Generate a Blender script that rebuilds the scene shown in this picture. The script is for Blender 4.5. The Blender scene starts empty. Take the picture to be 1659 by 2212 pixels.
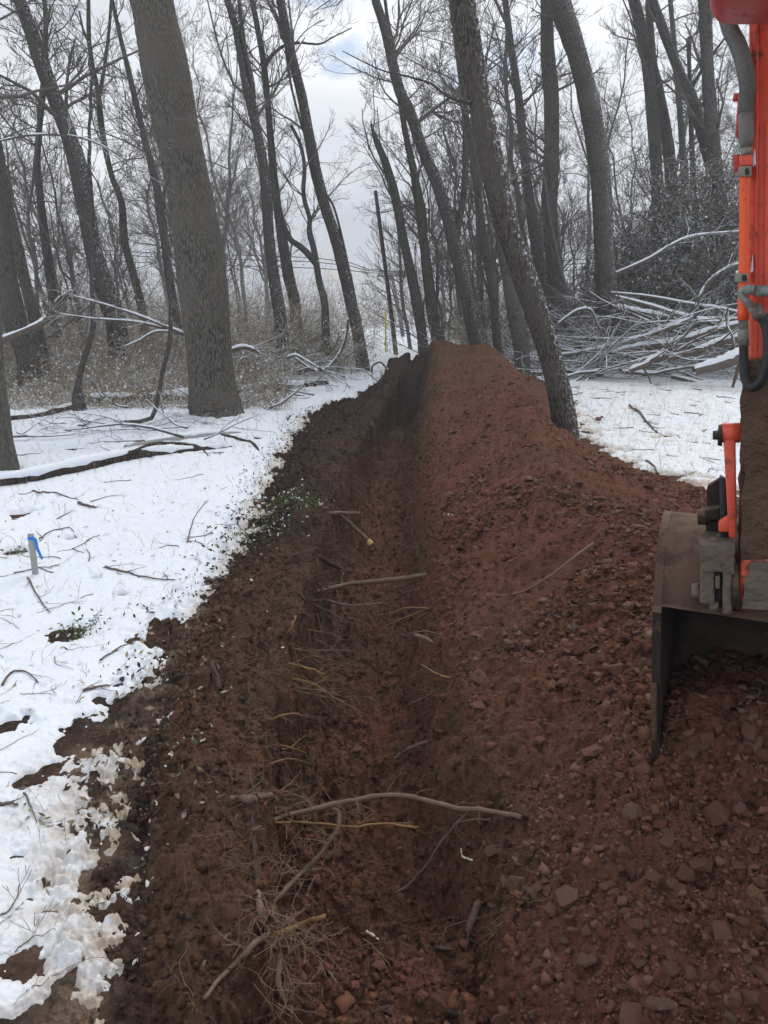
import bpy, math, random
import numpy as np
from mathutils import Matrix, Vector

random.seed(7)
rng = np.random.default_rng(7)
S = bpy.context.scene
COL = S.collection

# ------------------------------------------------------------------ camera
H = 2.4                      # eye height above the snow
F = 1660.0                   # focal length in units of a 1659 x 2212 picture
CX, CY = 829.5, 1106.0
PITCH = math.atan((CY - 640) / F)
cam_d = bpy.data.cameras.new('camera')
cam = bpy.data.objects.new('camera', cam_d)
COL.objects.link(cam)
cam.location = (0, 0, H)
cam.rotation_euler = (math.pi / 2 - PITCH, 0, 0)
cam_d.sensor_fit = 'VERTICAL'
cam_d.sensor_height = 24
cam_d.lens = 24 * F / 2212
cam_d.clip_start = 0.05
cam_d.clip_end = 600
S.camera = cam

# ------------------------------------------------------------------ world
SUN_EL, SUN_AZ = math.radians(42), math.radians(28)      # ahead and to the right, behind thin cloud
W = bpy.data.worlds.new('World'); S.world = W; W.use_nodes = True
nt = W.node_tree; nt.nodes.clear()
def wn(t, **k):
    n = nt.nodes.new(t)
    for a, b in k.items(): setattr(n, a, b)
    return n
sky = wn('ShaderNodeTexSky', sky_type='NISHITA', sun_disc=False, sun_elevation=SUN_EL, sun_rotation=SUN_AZ, dust_density=1.5)
tc = wn('ShaderNodeTexCoord')
mp = wn('ShaderNodeMapping'); mp.inputs['Scale'].default_value = (1, 1, 2.6)
n1 = wn('ShaderNodeTexNoise'); n1.inputs['Scale'].default_value = 2.3; n1.inputs['Detail'].default_value = 7; n1.inputs['Roughness'].default_value = .52
n2 = wn('ShaderNodeTexNoise'); n2.inputs['Scale'].default_value = 5.2; n2.inputs['Detail'].default_value = 5
r1 = wn('ShaderNodeValToRGB')
r1.color_ramp.elements[0].position = .36; r1.color_ramp.elements[0].color = (5.9, 6.25, 6.9, 1)
r1.color_ramp.elements[1].position = .64; r1.color_ramp.elements[1].color = (8.9, 9.15, 9.6, 1)
r2 = wn('ShaderNodeValToRGB')
r2.color_ramp.elements[0].position = .57; r2.color_ramp.elements[0].color = (1, 1, 1, 1)
r2.color_ramp.elements[1].position = .64; r2.color_ramp.elements[1].color = (0, 0, 0, 1)
mx = wn('ShaderNodeMix', data_type='RGBA')
bg = wn('ShaderNodeBackground'); bg.inputs['Strength'].default_value = .086
ow = wn('ShaderNodeOutputWorld')
L = nt.links.new
L(tc.outputs['Generated'], mp.inputs['Vector']); L(mp.outputs[0], n1.inputs['Vector']); L(mp.outputs[0], n2.inputs['Vector'])
L(n1.outputs['Fac'], r1.inputs['Fac']); L(n2.outputs['Fac'], r2.inputs['Fac'])
L(r2.outputs['Color'], mx.inputs['Factor']); L(sky.outputs['Color'], mx.inputs['A']); L(r1.outputs['Color'], mx.inputs['B'])
L(mx.outputs['Result'], bg.inputs['Color']); L(bg.outputs[0], ow.inputs['Surface'])

sd = bpy.data.lights.new('sun', 'SUN'); sd.energy = 1.0; sd.angle = math.radians(25); sd.color = (1, .96, .9)
so = bpy.data.objects.new('sun', sd); COL.objects.link(so)
sdir = Vector((math.sin(SUN_AZ) * math.cos(SUN_EL), math.cos(SUN_AZ) * math.cos(SUN_EL), math.sin(SUN_EL)))
so.rotation_euler = sdir.to_track_quat('Z', 'Y').to_euler(); so.location = (0, 0, 30)
vs = S.view_settings
vs.view_transform = 'Standard'; vs.look = 'None'; vs.exposure = 0.62; vs.gamma = 1; vs.use_curve_mapping = False
S.cycles.max_bounces = 5; S.cycles.diffuse_bounces = 3; S.cycles.transparent_max_bounces = 6

# ------------------------------------------------------------------ helpers: rays
sP, cP = math.sin(PITCH), math.cos(PITCH)
def ray(u, v):
    a = (u - CX) / F; b = -(v - CY) / F
    return np.array([a, cP + b * sP, -sP + b * cP])
def at_z(u, v, z=0.0):
    d = ray(u, v); t = (z - H) / d[2]
    return np.array([0, 0, H]) + d * t
def at_y(u, v, y):
    d = ray(u, v); t = y / d[1]
    return np.array([0, 0, H]) + d * t
def depth_of(p): return p[1] * cP - (p[2] - H) * sP

# ------------------------------------------------------------------ helpers: noise
_perm = np.random.default_rng(3).permutation(512).astype(np.int64)
_perm = np.concatenate([_perm % 256, _perm % 256])
_g2 = np.stack([np.cos(np.arange(256) * 2.399963), np.sin(np.arange(256) * 2.399963)], 1)
def perlin(x, y):
    xi = np.floor(x).astype(np.int64); yi = np.floor(y).astype(np.int64)
    xf = x - xi; yf = y - yi
    u = xf * xf * xf * (xf * (xf * 6 - 15) + 10); v = yf * yf * yf * (yf * (yf * 6 - 15) + 10)
    xi &= 255; yi &= 255
    def g(ix, iy, fx, fy):
        h = _perm[(_perm[ix & 255] + iy) & 511] & 255
        gg = _g2[h]; return gg[..., 0] * fx + gg[..., 1] * fy
    a = g(xi, yi, xf, yf); b = g(xi + 1, yi, xf - 1, yf)
    c = g(xi, yi + 1, xf, yf - 1); d = g(xi + 1, yi + 1, xf - 1, yf - 1)
    return (a + u * (b - a)) * (1 - v) + (c + u * (d - c)) * v
def fbm(x, y, f, o=4, gain=.5):
    s = 0; a = 1; 
    for k in range(o):
        s = s + a * perlin(x * f + 17.3 * k, y * f - 9.1 * k); a *= gain; f *= 2.03
    return s
def sstep(a, b, x):
    t = np.clip((x - a) / (b - a), 0, 1); return t * t * (3 - 2 * t)

# ------------------------------------------------------------------ helpers: objects
def new_mesh(name, V, Fc, mats, fmat=None, smooth=True, attrs=None):
    V = np.asarray(V, np.float32); Fc = np.asarray(Fc, np.int32); k = Fc.shape[1]
    me = bpy.data.meshes.new(name)
    me.vertices.add(len(V)); me.vertices.foreach_set('co', V.ravel())
    me.loops.add(Fc.size); me.loops.foreach_set('vertex_index', Fc.ravel())
    me.polygons.add(len(Fc)); me.polygons.foreach_set('loop_start', np.arange(0, Fc.size, k, dtype=np.int32))
    try: me.polygons.foreach_set('loop_total', np.full(len(Fc), k, np.int32))
    except Exception: pass
    for m in (mats if isinstance(mats, (list, tuple)) else [mats]): me.materials.append(m)
    if fmat is not None: me.polygons.foreach_set('material_index', np.asarray(fmat, np.int32))
    me.update(calc_edges=True)
    if smooth: me.polygons.foreach_set('use_smooth', np.ones(len(Fc), bool))
    for n, arr in (attrs or {}).items():
        at = me.attributes.new(n, 'FLOAT', 'POINT'); at.data.foreach_set('value', np.asarray(arr, np.float32))
    return me
def link(name, me, parent=None, loc=None):
    o = bpy.data.objects.new(name, me); COL.objects.link(o)
    if loc is not None: o.location = loc
    if parent is not None: o.parent = parent
    return o
def tag(o, label=None, cat=None, group=None, kind=None):
    if label: o['label'] = label
    if cat: o['category'] = cat
    if group: o['group'] = group
    if kind: o['kind'] = kind
    return o
def empty(name, loc=(0, 0, 0)):
    o = bpy.data.objects.new(name, None); COL.objects.link(o); o.location = loc; o.empty_display_size = .1
    return o
def copy_tree(o, parent=None):
    c = o.copy(); COL.objects.link(c)
    if parent is not None: c.parent = parent
    for ch in o.children: copy_tree(ch, c)
    return c

# tubes: list of (P (n,3), R (n,)) -> one mesh
def tubes(lines, sides=4, cap=False):
    groups = {}
    for P, R in lines: groups.setdefault(len(P), []).append((P, R))
    VV, FF, off = [], [], 0
    ang = np.arange(sides) * 2 * math.pi / sides
    ca, sa = np.cos(ang), np.sin(ang)
    for n, g in groups.items():
        P = np.array([a for a, b in g], float); R = np.array([b for a, b in g], float)
        T = np.gradient(P, axis=1); T /= np.linalg.norm(T, axis=2, keepdims=True) + 1e-9
        m = np.abs(T.mean(1)); ref = np.zeros_like(m)
        ref[np.arange(len(m)), m.argmin(1)] = 1
        U = np.cross(T, ref[:, None, :]); U /= np.linalg.norm(U, axis=2, keepdims=True) + 1e-9
        Wv = np.cross(T, U)
        ring = P[:, :, None, :] + R[:, :, None, None] * (U[:, :, None, :] * ca[None, None, :, None] + Wv[:, :, None, :] * sa[None, None, :, None])
        B = len(g); VV.append(ring.reshape(-1, 3))
        idx = np.arange(B * n * sides).reshape(B, n, sides) + off
        a = idx[:, :-1, :]; b = idx[:, 1:, :]; a2 = np.roll(a, -1, 2); b2 = np.roll(b, -1, 2)
        FF.append(np.stack([a, a2, b2, b], -1).reshape(-1, 4)); off += B * n * sides
        if cap and sides % 2 == 0:
            for e, rev in ((0, True), (n - 1, False)):
                rg = idx[:, e, :]
                for j in range(1, sides - 2, 2):
                    q = np.stack([rg[:, 0], rg[:, j], rg[:, j + 1], rg[:, j + 2]], -1)
                    FF.append(q[:, ::-1] if rev else q)
    return np.concatenate(VV), np.concatenate(FF)
def tube_obj(name, lines, mat, sides=5, parent=None, cap=False, loc=None):
    V, Fc = tubes(lines, sides, cap)
    return link(name, new_mesh(name, V, Fc, mat), parent, loc)
def spline(pts, n):
    pts = np.array(pts, float); k = len(pts)
    s = np.linspace(0, k - 1, n); i = np.clip(np.floor(s).astype(int), 0, k - 2); f = (s - i)[:, None]
    p0 = pts[np.maximum(i - 1, 0)]; p1 = pts[i]; p2 = pts[i + 1]; p3 = pts[np.minimum(i + 2, k - 1)]
    return .5 * ((2 * p1) + (-p0 + p2) * f + (2 * p0 - 5 * p1 + 4 * p2 - p3) * f**2 + (-p0 + 3 * p1 - 3 * p2 + p3) * f**3)

# ------------------------------------------------------------------ materials
class NT:
    def __init__(s, name, rough=.9, spec=.2):
        s.m = bpy.data.materials.new(name); s.m.use_nodes = True; s.t = s.m.node_tree; s.t.nodes.clear()
        s.o = s.n('ShaderNodeOutputMaterial'); s.b = s.n('ShaderNodeBsdfPrincipled')
        s.b.inputs['Roughness'].default_value = rough; s.b.inputs['Specular IOR Level'].default_value = spec
        s.l(s.b.outputs[0], s.o.inputs['Surface']); s._c = None
    def n(s, t, **k):
        q = s.t.nodes.new(t)
        for a, b in k.items(): setattr(q, a, b)
        return q
    def l(s, a, b): s.t.links.new(a, b)
    def coord(s, scale=(1, 1, 1), kind='Object'):
        c = s.n('ShaderNodeTexCoord'); m = s.n('ShaderNodeMapping'); m.inputs['Scale'].default_value = scale
        s.l(c.outputs[kind], m.inputs['Vector']); return m.outputs[0]
    def noise(s, sc, det=4, ro=.55, co=None, lo=None, hi=None):
        q = s.n('ShaderNodeTexNoise'); q.inputs['Scale'].default_value = sc; q.inputs['Detail'].default_value = det; q.inputs['Roughness'].default_value = ro
        s.l(co or s.coord(), q.inputs['Vector']); f = q.outputs['Fac']
        if lo is not None: f = s.map(f, lo, hi)
        return f
    def vor(s, sc, co=None, feat='F1'):
        q = s.n('ShaderNodeTexVoronoi', feature=feat); q.inputs['Scale'].default_value = sc
        s.l(co or s.coord(), q.inputs['Vector']); return q.outputs['Distance']
    def map(s, f, lo, hi, a=0., b=1.):
        q = s.n('ShaderNodeMapRange'); q.inputs['From Min'].default_value = lo; q.inputs['From Max'].default_value = hi
        q.inputs['To Min'].default_value = a; q.inputs['To Max'].default_value = b; s.l(f, q.inputs['Value']); return q.outputs[0]
    def mix(s, f, a, b):
        q = s.n('ShaderNodeMix', data_type='RGBA')
        for x, k in ((a, 'A'), (b, 'B')):
            if isinstance(x, tuple): q.inputs[k].default_value = (*x, 1)
            else: s.l(x, q.inputs[k])
        if isinstance(f, float): q.inputs['Factor'].default_value = f
        else: s.l(f, q.inputs['Factor'])
        return q.outputs['Result']
    def math(s, op, a, b=0.):
        q = s.n('ShaderNodeMath', operation=op)
        for x, i in ((a, 0), (b, 1)):
            if isinstance(x, (int, float)): q.inputs[i].default_value = x
            else: s.l(x, q.inputs[i])
        return q.outputs[0]
    def attr(s, nm): return s.n('ShaderNodeAttribute', attribute_name=nm).outputs['Fac']
    def bump(s, f, dist, st=1., prev=None):
        q = s.n('ShaderNodeBump'); q.inputs['Distance'].default_value = dist; q.inputs['Strength'].default_value = st
        s.l(f, q.inputs['Height'])
        if prev is not None: s.l(prev, q.inputs['Normal'])
        return q.outputs[0]
    def fin(s, col, bump=None, rough=None):
        if isinstance(col, tuple): s.b.inputs['Base Color'].default_value = (*col, 1)
        else: s.l(col, s.b.inputs['Base Color'])
        if bump is not None: s.l(bump, s.b.inputs['Normal'])
        if rough is not None: s.l(rough, s.b.inputs['Roughness'])
        return s.m
    def upz(s):
        g = s.n('ShaderNodeNewGeometry'); x = s.n('ShaderNodeSeparateXYZ'); s.l(g.outputs['Normal'], x.inputs[0]); return x

SNOWC = (.80, .84, .89)
def mat_soil():
    q = NT('soil', .96, .04)
    red = q.mix(q.noise(1.4, 5), (.142, .058, .037), (.205, .088, .058))
    brown = q.mix(q.noise(2.2, 4), (.098, .055, .034), (.150, .087, .054))
    dark = q.mix(q.noise(3, 4), (.032, .026, .024), (.068, .050, .040))
    a = q.attr('mix')
    c = q.mix(q.map(a, .0, .45), dark, brown); c = q.mix(q.map(a, .45, 1.), c, red)
    tn = q.attr('tan'); c = q.mix(q.math('MULTIPLY', tn, q.noise(4, 5, .65, None, .40, .62)), c, (.27, .20, .145))
    c = q.mix(q.noise(34, 3, .6, None, .52, .75), c, (.17, .095, .065))
    c = q.mix(q.noise(16, 3, .6, None, .50, .72), c, (.045, .024, .018))
    bp = q.bump(q.noise(55, 6, .7), .02, 1.); bp = q.bump(q.vor(38), .012, .8, bp)
    return q.fin(c, bp)
def mat_snow():
    q = NT('snow', .7, .25)
    d = q.attr('dirty')
    st = q.mix(q.noise(6, 4), (.56, .46, .34), (.34, .26, .18))
    c = q.mix(q.math('MULTIPLY', d, q.noise(7, 4, .6, None, .30, .55)), SNOWC, st)
    c = q.mix(q.noise(14, 5, .7, None, .66, .74), c, (.35, .32, .28))
    return q.fin(c, q.bump(q.noise(30, 5), .008, .6, q.bump(q.noise(6, 4), .05, .8)))
def mat_bark(name, c1, c2, flecks=0., lichen=False, sc=1.):
    q = NT(name, .95, .1)
    co = q.coord((24 * sc, 24 * sc, 5 * sc))
    v = q.vor(1.9, co); n = q.noise(3.5, 6, .7, co)
    h = q.math('ADD', q.math('MULTIPLY', v, .8), q.math('MULTIPLY', n, .7))
    c = q.mix(q.map(h, .62, .86), c1, c2)
    c = q.mix(q.noise(.9, 3, .5, None, .4, .7), c, tuple(x * .8 for x in c1))
    if lichen: c = q.mix(q.noise(1.7, 4, .6, None, .55, .72), c, (.13, .135, .11))
    if flecks:
        g = q.upz(); side = q.map(q.math('ADD', q.math('MULTIPLY', g.outputs['X'], .9), q.math('MULTIPLY', g.outputs['Z'], 1.4)), .1, 1.)
        f = q.math('MULTIPLY', side, q.noise(19, 4, .7, None, .62 - .06 * flecks, .66 - .06 * flecks))
        c = q.mix(f, c, SNOWC)
    return q.fin(c, q.bump(q.math('SUBTRACT', 1., h), .05 / sc, 1.))
def mat_twig(name, c, snow=.5, thr=.35):
    q = NT(name, .9, .1)
    col = q.mix(q.noise(3, 3), tuple(x * .65 for x in c), tuple(x * 1.3 for x in c))
    if snow:
        g = q.upz(); f = q.math('MULTIPLY', q.map(g.outputs['Z'], thr, thr + .1), q.noise(2.2, 4, .6, None, .62 - .3 * snow, .68 - .3 * snow))
        col = q.mix(f, col, SNOWC)
    return q.fin(col)
def mat_flat(name, c, rough=.8, spec=.3, var=.25, sc=8, bumpd=0., metal=0.):
    q = NT(name, rough, spec); q.b.inputs['Metallic'].default_value = metal
    col = q.mix(q.noise(sc, 4), tuple(x * (1 - var) for x in c), tuple(min(1, x * (1 + var)) for x in c))
    return q.fin(col, q.bump(q.noise(sc * 4, 4), bumpd, 1.) if bumpd else None)
def mat_paint(name, c, mud=.3):
    q = NT(name, .42, .45)
    col = q.mix(q.noise(2.5, 3), tuple(x * .85 for x in c), c)
    col = q.mix(q.noise(30, 4, .7, None, .60, .70), col, tuple(x * .45 for x in c))
    m = q.noise(7, 6, .65, None, .62 - .2 * mud, .72 - .2 * mud)
    col = q.mix(m, col, (.10, .065, .048))
    return q.fin(col, q.bump(m, .003, .6), q.map(m, 0, 1, .4, .9))
def mat_stone(name, c1, c2):
    q = NT(name, .9, .2); oi = q.n('ShaderNodeObjectInfo')
    col = q.mix(oi.outputs['Random'], c1, c2)
    col = q.mix(q.noise(9, 4), col, tuple(x * .7 for x in c1))
    col = q.mix(q.noise(5, 4, .6, None, .48, .62), col, (.145, .066, .044))
    return q.fin(col, q.bump(q.noise(25, 4), .012, .8))
def mat_bucket():
    q = NT('worn_muddy_steel', .8, .2); g = q.upz()
    m = q.math('MULTIPLY', q.map(g.outputs['Z'], .15, .6), q.noise(5, 5, .6, None, .30, .5))
    c = q.mix(q.noise(8, 4), (.020, .015, .012), (.046, .033, .026))
    m = q.math('ADD', m, q.noise(11, 5, .65, None, .60, .70)); c = q.mix(m, c, (.125, .080, .056))
    return q.fin(c, q.bump(m, .008, .8, q.bump(q.noise(45, 4), .004, .6)))
M = dict(
    soil=mat_soil(), soil_plain=mat_flat('clod_soil', (.150, .068, .045), .95, .1, .4, 5, .01), snow=mat_snow(),
    bark_big=mat_bark('bark_grey_brown', (.225, .205, .175), (.080, .072, .061)),
    bark_dark=mat_bark('bark_dark', (.185, .172, .158), (.075, .069, .063)),
    bark_flecked=mat_bark('bark_flecked', (.175, .155, .135), (.060, .052, .046), 1.),
    bark_dark_flecked=mat_bark('bark_dark_flecked', (.170, .155, .142), (.066, .060, .055), .8),
    bark_olive=mat_bark('bark_olive', (.16, .15, .115), (.075, .070, .055), 0, True),
    bark_pale=mat_bark('bark_pale', (.20, .19, .165), (.10, .092, .08), 0, True),
    bark_far=mat_flat('bark_far', (.155, .148, .140), .95, .05, .35, 4),
    twig=mat_twig('twig_bark', (.16, .145, .130), 0),
    twig_snow=mat_twig('twig_bark_with_snow', (.070, .055, .045), .9, .25),
    brush_twig=mat_twig('brush_twig', (.33, .265, .185), .6, .4),
    wood_snow=mat_twig('dead_wood', (.125, .105, .088), .85, .45),
    log=mat_bark('rotten_log_bark', (.135, .110, .090), (.045, .037, .031), 0, False, .8),
    twig_dark=mat_flat('dark_twig_bark', (.14, .115, .098), .9, .1, .35, 20),
    root_pale=mat_flat('pale_fine_root', (.22, .145, .09), .85, .2, .4, 14),
    root=mat_flat('root_skin', (.165, .115, .085), .85, .2, .4, 14, .004),
    root_dark=mat_flat('root_skin_dark', (.062, .042, .034), .9, .15, .4, 14, .004),
    root_tan=mat_flat('root_skin_tan', (.27, .16, .07), .8, .2, .5, 16, .004),
    root_wood=mat_flat('torn_root_wood', (.62, .42, .16), .75, .2, .35, 30),
    splinter=mat_flat('fresh_splinter', (.75, .66, .50), .7, .2, .1, 20),
    stone=mat_stone('red_stone', (.205, .105, .075), (.150, .074, .054)),
    stone_grey=mat_stone('grey_brown_stone', (.195, .118, .088), (.130, .080, .062)),
    stone_tan=mat_stone('ochre_stone', (.24, .135, .068), (.17, .10, .06)),
    crumb=mat_flat('soil_crumb', (.150, .066, .042), .95, .1, .4, 3),
    crumb_dark=mat_flat('topsoil_crumb', (.058, .041, .033), .95, .1, .4, 3),
    leaf=mat_flat('dead_leaf', (.34, .28, .19), .9, .1, .5, 6),
    leaf_olive=mat_flat('olive_leaf', (.14, .13, .075), .8, .2, .5, 6),
    leaf_dark=mat_flat('dark_evergreen_leaf', (.120, .096, .058), .8, .2, .4, 6),
    leaf_yellow=mat_flat('yellow_green_leaf', (.24, .23, .07), .8, .2, .4, 6),
    leaf_green=mat_flat('green_leaf', (.075, .12, .035), .7, .3, .4, 10),
    fleck=mat_flat('snow_fleck', SNOWC, .8, .1, .05),
    paint=mat_paint('orange_red_paint', (.80, .11, .055), .35),
    paint_tube=mat_paint('bright_orange_paint', (.90, .12, .028), .1),
    paint_dull=mat_paint('dull_red_paint', (.52, .06, .05), .1),
    steel=mat_paint('plated_steel', (.22, .24, .22), .6),
    steel_olive=mat_paint('olive_plated_steel', (.26, .26, .20), .2),
    rubber=mat_flat('black_rubber', (.018, .019, .021), .5, .4, .3, 20),
    spring=mat_flat('grey_hose_guard', (.16, .16, .15), .6, .4, .25, 6),
    mud=mat_flat('dried_mud', (.115, .075, .054), .95, .1, .4, 9, .03),
    mud_grey=mat_flat('grey_mud', (.15, .125, .10), .9, .15, .4, 9, .02),
    bucket=mat_bucket(),
    fleck_dirty=mat_flat('trampled_snow', (.66, .62, .58), .9, .1, .35, 12),
    stake=mat_flat('weathered_stake_wood', (.36, .36, .35), .85, .1, .15, 10),
    ribbon=mat_flat('blue_ribbon', (.03, .25, .72), .5, .3, .15, 20),
    yellow=mat_flat('yellow_marker_paint', (.72, .60, .04), .6, .3, .1, 10),
    pole=mat_flat('utility_pole_wood', (.085, .070, .062), .9, .1, .3, 3),
    pole_grey=mat_flat('grey_pole_wood', (.26, .25, .26), .9, .1, .2, 3),
    cable=mat_flat('cable_black', (.04, .04, .045), .7, .2, .1, 3),
)

# ------------------------------------------------------------------ terrain: feature lines traced from the site
def feat(pts):
    W_ = np.array([at_z(u, v, z) for u, v, z in pts]); o = np.argsort(W_[:, 1]); return W_[o]
def f0(pts, z=0.): return feat([(u, v, z) for u, v in pts])
LA = f0([(-80, 2500), (20, 2212), (60, 2000), (55, 1800), (125, 1650), (262, 1530), (355, 1420), (410, 1330), (470, 1240), (520, 1130), (550, 1060), (600, 970), (640, 915), (690, 885), (760, 865), (812, 830), (828, 790), (868, 742)])
LB = f0([(330, 2500), (330, 2212), (320, 1900), (330, 1750), (365, 1600), (390, 1450), (440, 1320), (520, 1230), (570, 1130), (605, 1030), (645, 960), (668, 905), (705, 885), (775, 862), (828, 825), (838, 785), (872, 742)])
L1 = feat([(420, 2500, .1), (430, 2212, .1), (430, 1900, .1), (450, 1600, .12), (520, 1380, .13), (600, 1200, .15), (650, 1080, .2), (700, 930, .32), (790, 885, .3), (842, 800, .40), (850, 757, .72)])
L2 = feat([(540, 2500, -.05), (545, 2212, -.05), (552, 1900, 0), (580, 1650, 0), (625, 1400, 0), (685, 1200, .05), (705, 1090, .1), (770, 960, .2), (830, 885, .2), (868, 810, .40), (888, 756, .80)])
L3 = feat([(600, 2300, -.64), (620, 2050, -.64), (630, 1850, -.64), (655, 1650, -.64), (700, 1450, -.64), (740, 1250, -.64), (775, 1120, -.62), (805, 1000, -.56), (852, 900, -.45), (885, 830, -.1), (895, 785, .6), (898, 760, .9)])
L4 = feat([(980, 2300, -.64), (950, 2050, -.64), (910, 1850, -.64), (885, 1650, -.64), (880, 1450, -.64), (870, 1250, -.64), (862, 1120, -.62), (862, 1000, -.56), (880, 900, -.45), (902, 830, -.1), (912, 785, .6), (915, 760, .9)])
L5 = feat([(1150, 2500, -.1), (1120, 2212, -.1), (1115, 1850, -.05), (1085, 1700, 0), (1015, 1500, .02), (968, 1320, .04), (945, 1150, .08), (932, 1000, .18), (940, 900, .38), (945, 830, .58), (948, 780, .9), (950, 755, 1.05)])
L6 = feat([(975, 743, 1.12), (1045, 748, 1.12), (1088, 776, 1.07), (1118, 828, .99), (1142, 905, .90), (1190, 1000, .80), (1255, 1080, .72), (1365, 1160, .64), (1535, 1290, .53), (1750, 1460, .46), (2000, 1750, .42), (2300, 2300, .40)])
L7 = f0([(1010, 742), (1160, 800), (1215, 890), (1262, 975), (1330, 1012), (1430, 1040), (1530, 1070), (1660, 1105), (1900, 1150), (2600, 1250), (4200, 1500)])
FLOOR_Y = np.array([1.5, 2.0, 2.5, 3.1, 3.5]); FLOOR_Z = np.array([-.05, -.15, -.36, -.60, -.66])
END = 26.0
NA = np.array([.46, 1., 0.]); NA /= np.linalg.norm(NA); WA = np.array([NA[1], -NA[0], 0.])   # the machine's forward and sideways directions
_p = at_y(1644 / 1.1573, 1800 / 1.1573, 3.1); BKX, BKY = _p[0], _p[1]
def stations(y):
    XS, ZS = [], []
    for k, Lf in enumerate((LB, L1, L2, L3, L4, L5, L6, L7)):
        XS.append(np.interp(y, Lf[:, 1], Lf[:, 0])); ZS.append(np.interp(y, Lf[:, 1], Lf[:, 2]))
    XS[3] = XS[3] - .04; XS[4] = XS[4] + .06
    for k in range(1, 8): XS[k] = np.maximum(XS[k], XS[k - 1] + .05)
    fl = np.interp(y, FLOOR_Y, FLOOR_Z)
    ZS[3] = np.maximum(ZS[3], fl); ZS[4] = np.maximum(ZS[4], fl)
    e = sstep(END, END - 2.5, y)
    return XS, [z * e for z in ZS]
def land(x, y):
    """Height of the undisturbed ground."""
    far = sstep(14, 40, np.hypot(x, y))
    return .05 * fbm(x, y, .35, 3) + .25 * far * fbm(x, y, .06, 2) 
def terrain(x, y, detail=True):
    x = np.asarray(x, float); y = np.asarray(y, float)
    wx = x + .15 * fbm(x, y, 1.5, 3) + .075 * fbm(x, y, 5, 3, .6)
    XS, ZS = stations(y)
    z = np.zeros_like(x)
    XX = [XS[0] - .4] + XS; ZZ = [np.zeros_like(x)] + ZS
    for k in range(len(XX) - 1):
        t = np.clip((wx - XX[k]) / (XX[k + 1] - XX[k]), 0, 1)
        if k == 3: t = .55 * t + .45 * (1 - np.cos(t * math.pi / 2))
        if k == 5: t = .45 * t + .55 * np.sin(t * math.pi / 2)
        if k in (6,): t = t * .55 + .45 * np.sin(t * math.pi / 2)      # convex spoil slope
        if k in (7,): t = .6 * t + .4 * np.sin(t * math.pi / 2)
        inside = (wx >= XX[k]) & (wx < XX[k + 1])
        z = np.where(inside, ZZ[k] + (ZZ[k + 1] - ZZ[k]) * t, z)
    soil = ((wx > XX[0]) & (wx < XX[-1])).astype(float) * sstep(END + 1, END - 1.5, y)
    spoil = ((wx > XS[5]) & (wx < XX[-1])).astype(float)
    wall = sstep(XS[2] - .2, XS[2] + .1, wx) * sstep(XS[5] + .1, XS[5] - .2, wx)
    amp = soil * sstep(1.2, 2.2, np.hypot(x, y) + 1)
    z = z + land(x, y) * (1 - .5 * soil)
    if detail:
        z = z + amp * (.085 * fbm(x, y, 1.3, 3) + .035 * np.abs(fbm(x, y, 5.5, 3)) + .022 * fbm(x, y, 16, 3, .6) + .012 * fbm(x, y, 55, 2))
        z = z + amp * wall * (.09 * fbm(x * 1.5, y, 3.2, 4, .6) + .05 * np.clip(fbm(x, y, 11, 2), 0, 1))
        z = z + amp * sstep(9, 16, y) * (.16 * fbm(x, y, 1.1, 3))
        z = z + amp * spoil * (.07 * fbm(x, y, 2.7, 2) + .045 * np.clip(fbm(x, y, 7, 3, .6), -.1, 1) + .02 * np.abs(fbm(x, y, 22, 2)))
        bx = (x - BKX) * WA[0] + (y - BKY) * WA[1]; by = (x - BKX) * NA[0] + (y - BKY) * NA[1]
        z = z + .13 * np.exp(-((bx - .2) ** 2 + by ** 2) / .35)
        z = z + .20 * sstep(.0, .04, bx) * sstep(1.25, 1.1, bx) * sstep(-.25, .3, by) * sstep(1.1, .5, by)
        lump = np.clip(fbm(x, y, 9, 2) - .12, 0, 1); z = z + amp * (1 - .6 * spoil) * .10 * lump
        dk = sstep(5, 9, y) * ((wx > XX[0]) & (wx < XS[2] + .3)); z = z + dk * amp * .16 * np.clip(fbm(x, y, 3.6, 3), 0, 1)
        near_edge = np.exp(-((wx - XS[0]) / .35) ** 2) + np.exp(-((wx - XS[7]) / .3) ** 2)
        z = z + .05 * near_edge * np.clip(fbm(x, y, 7, 3), -.2, 1) * sstep(END + 1, END - 2, y)
    return z
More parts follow.
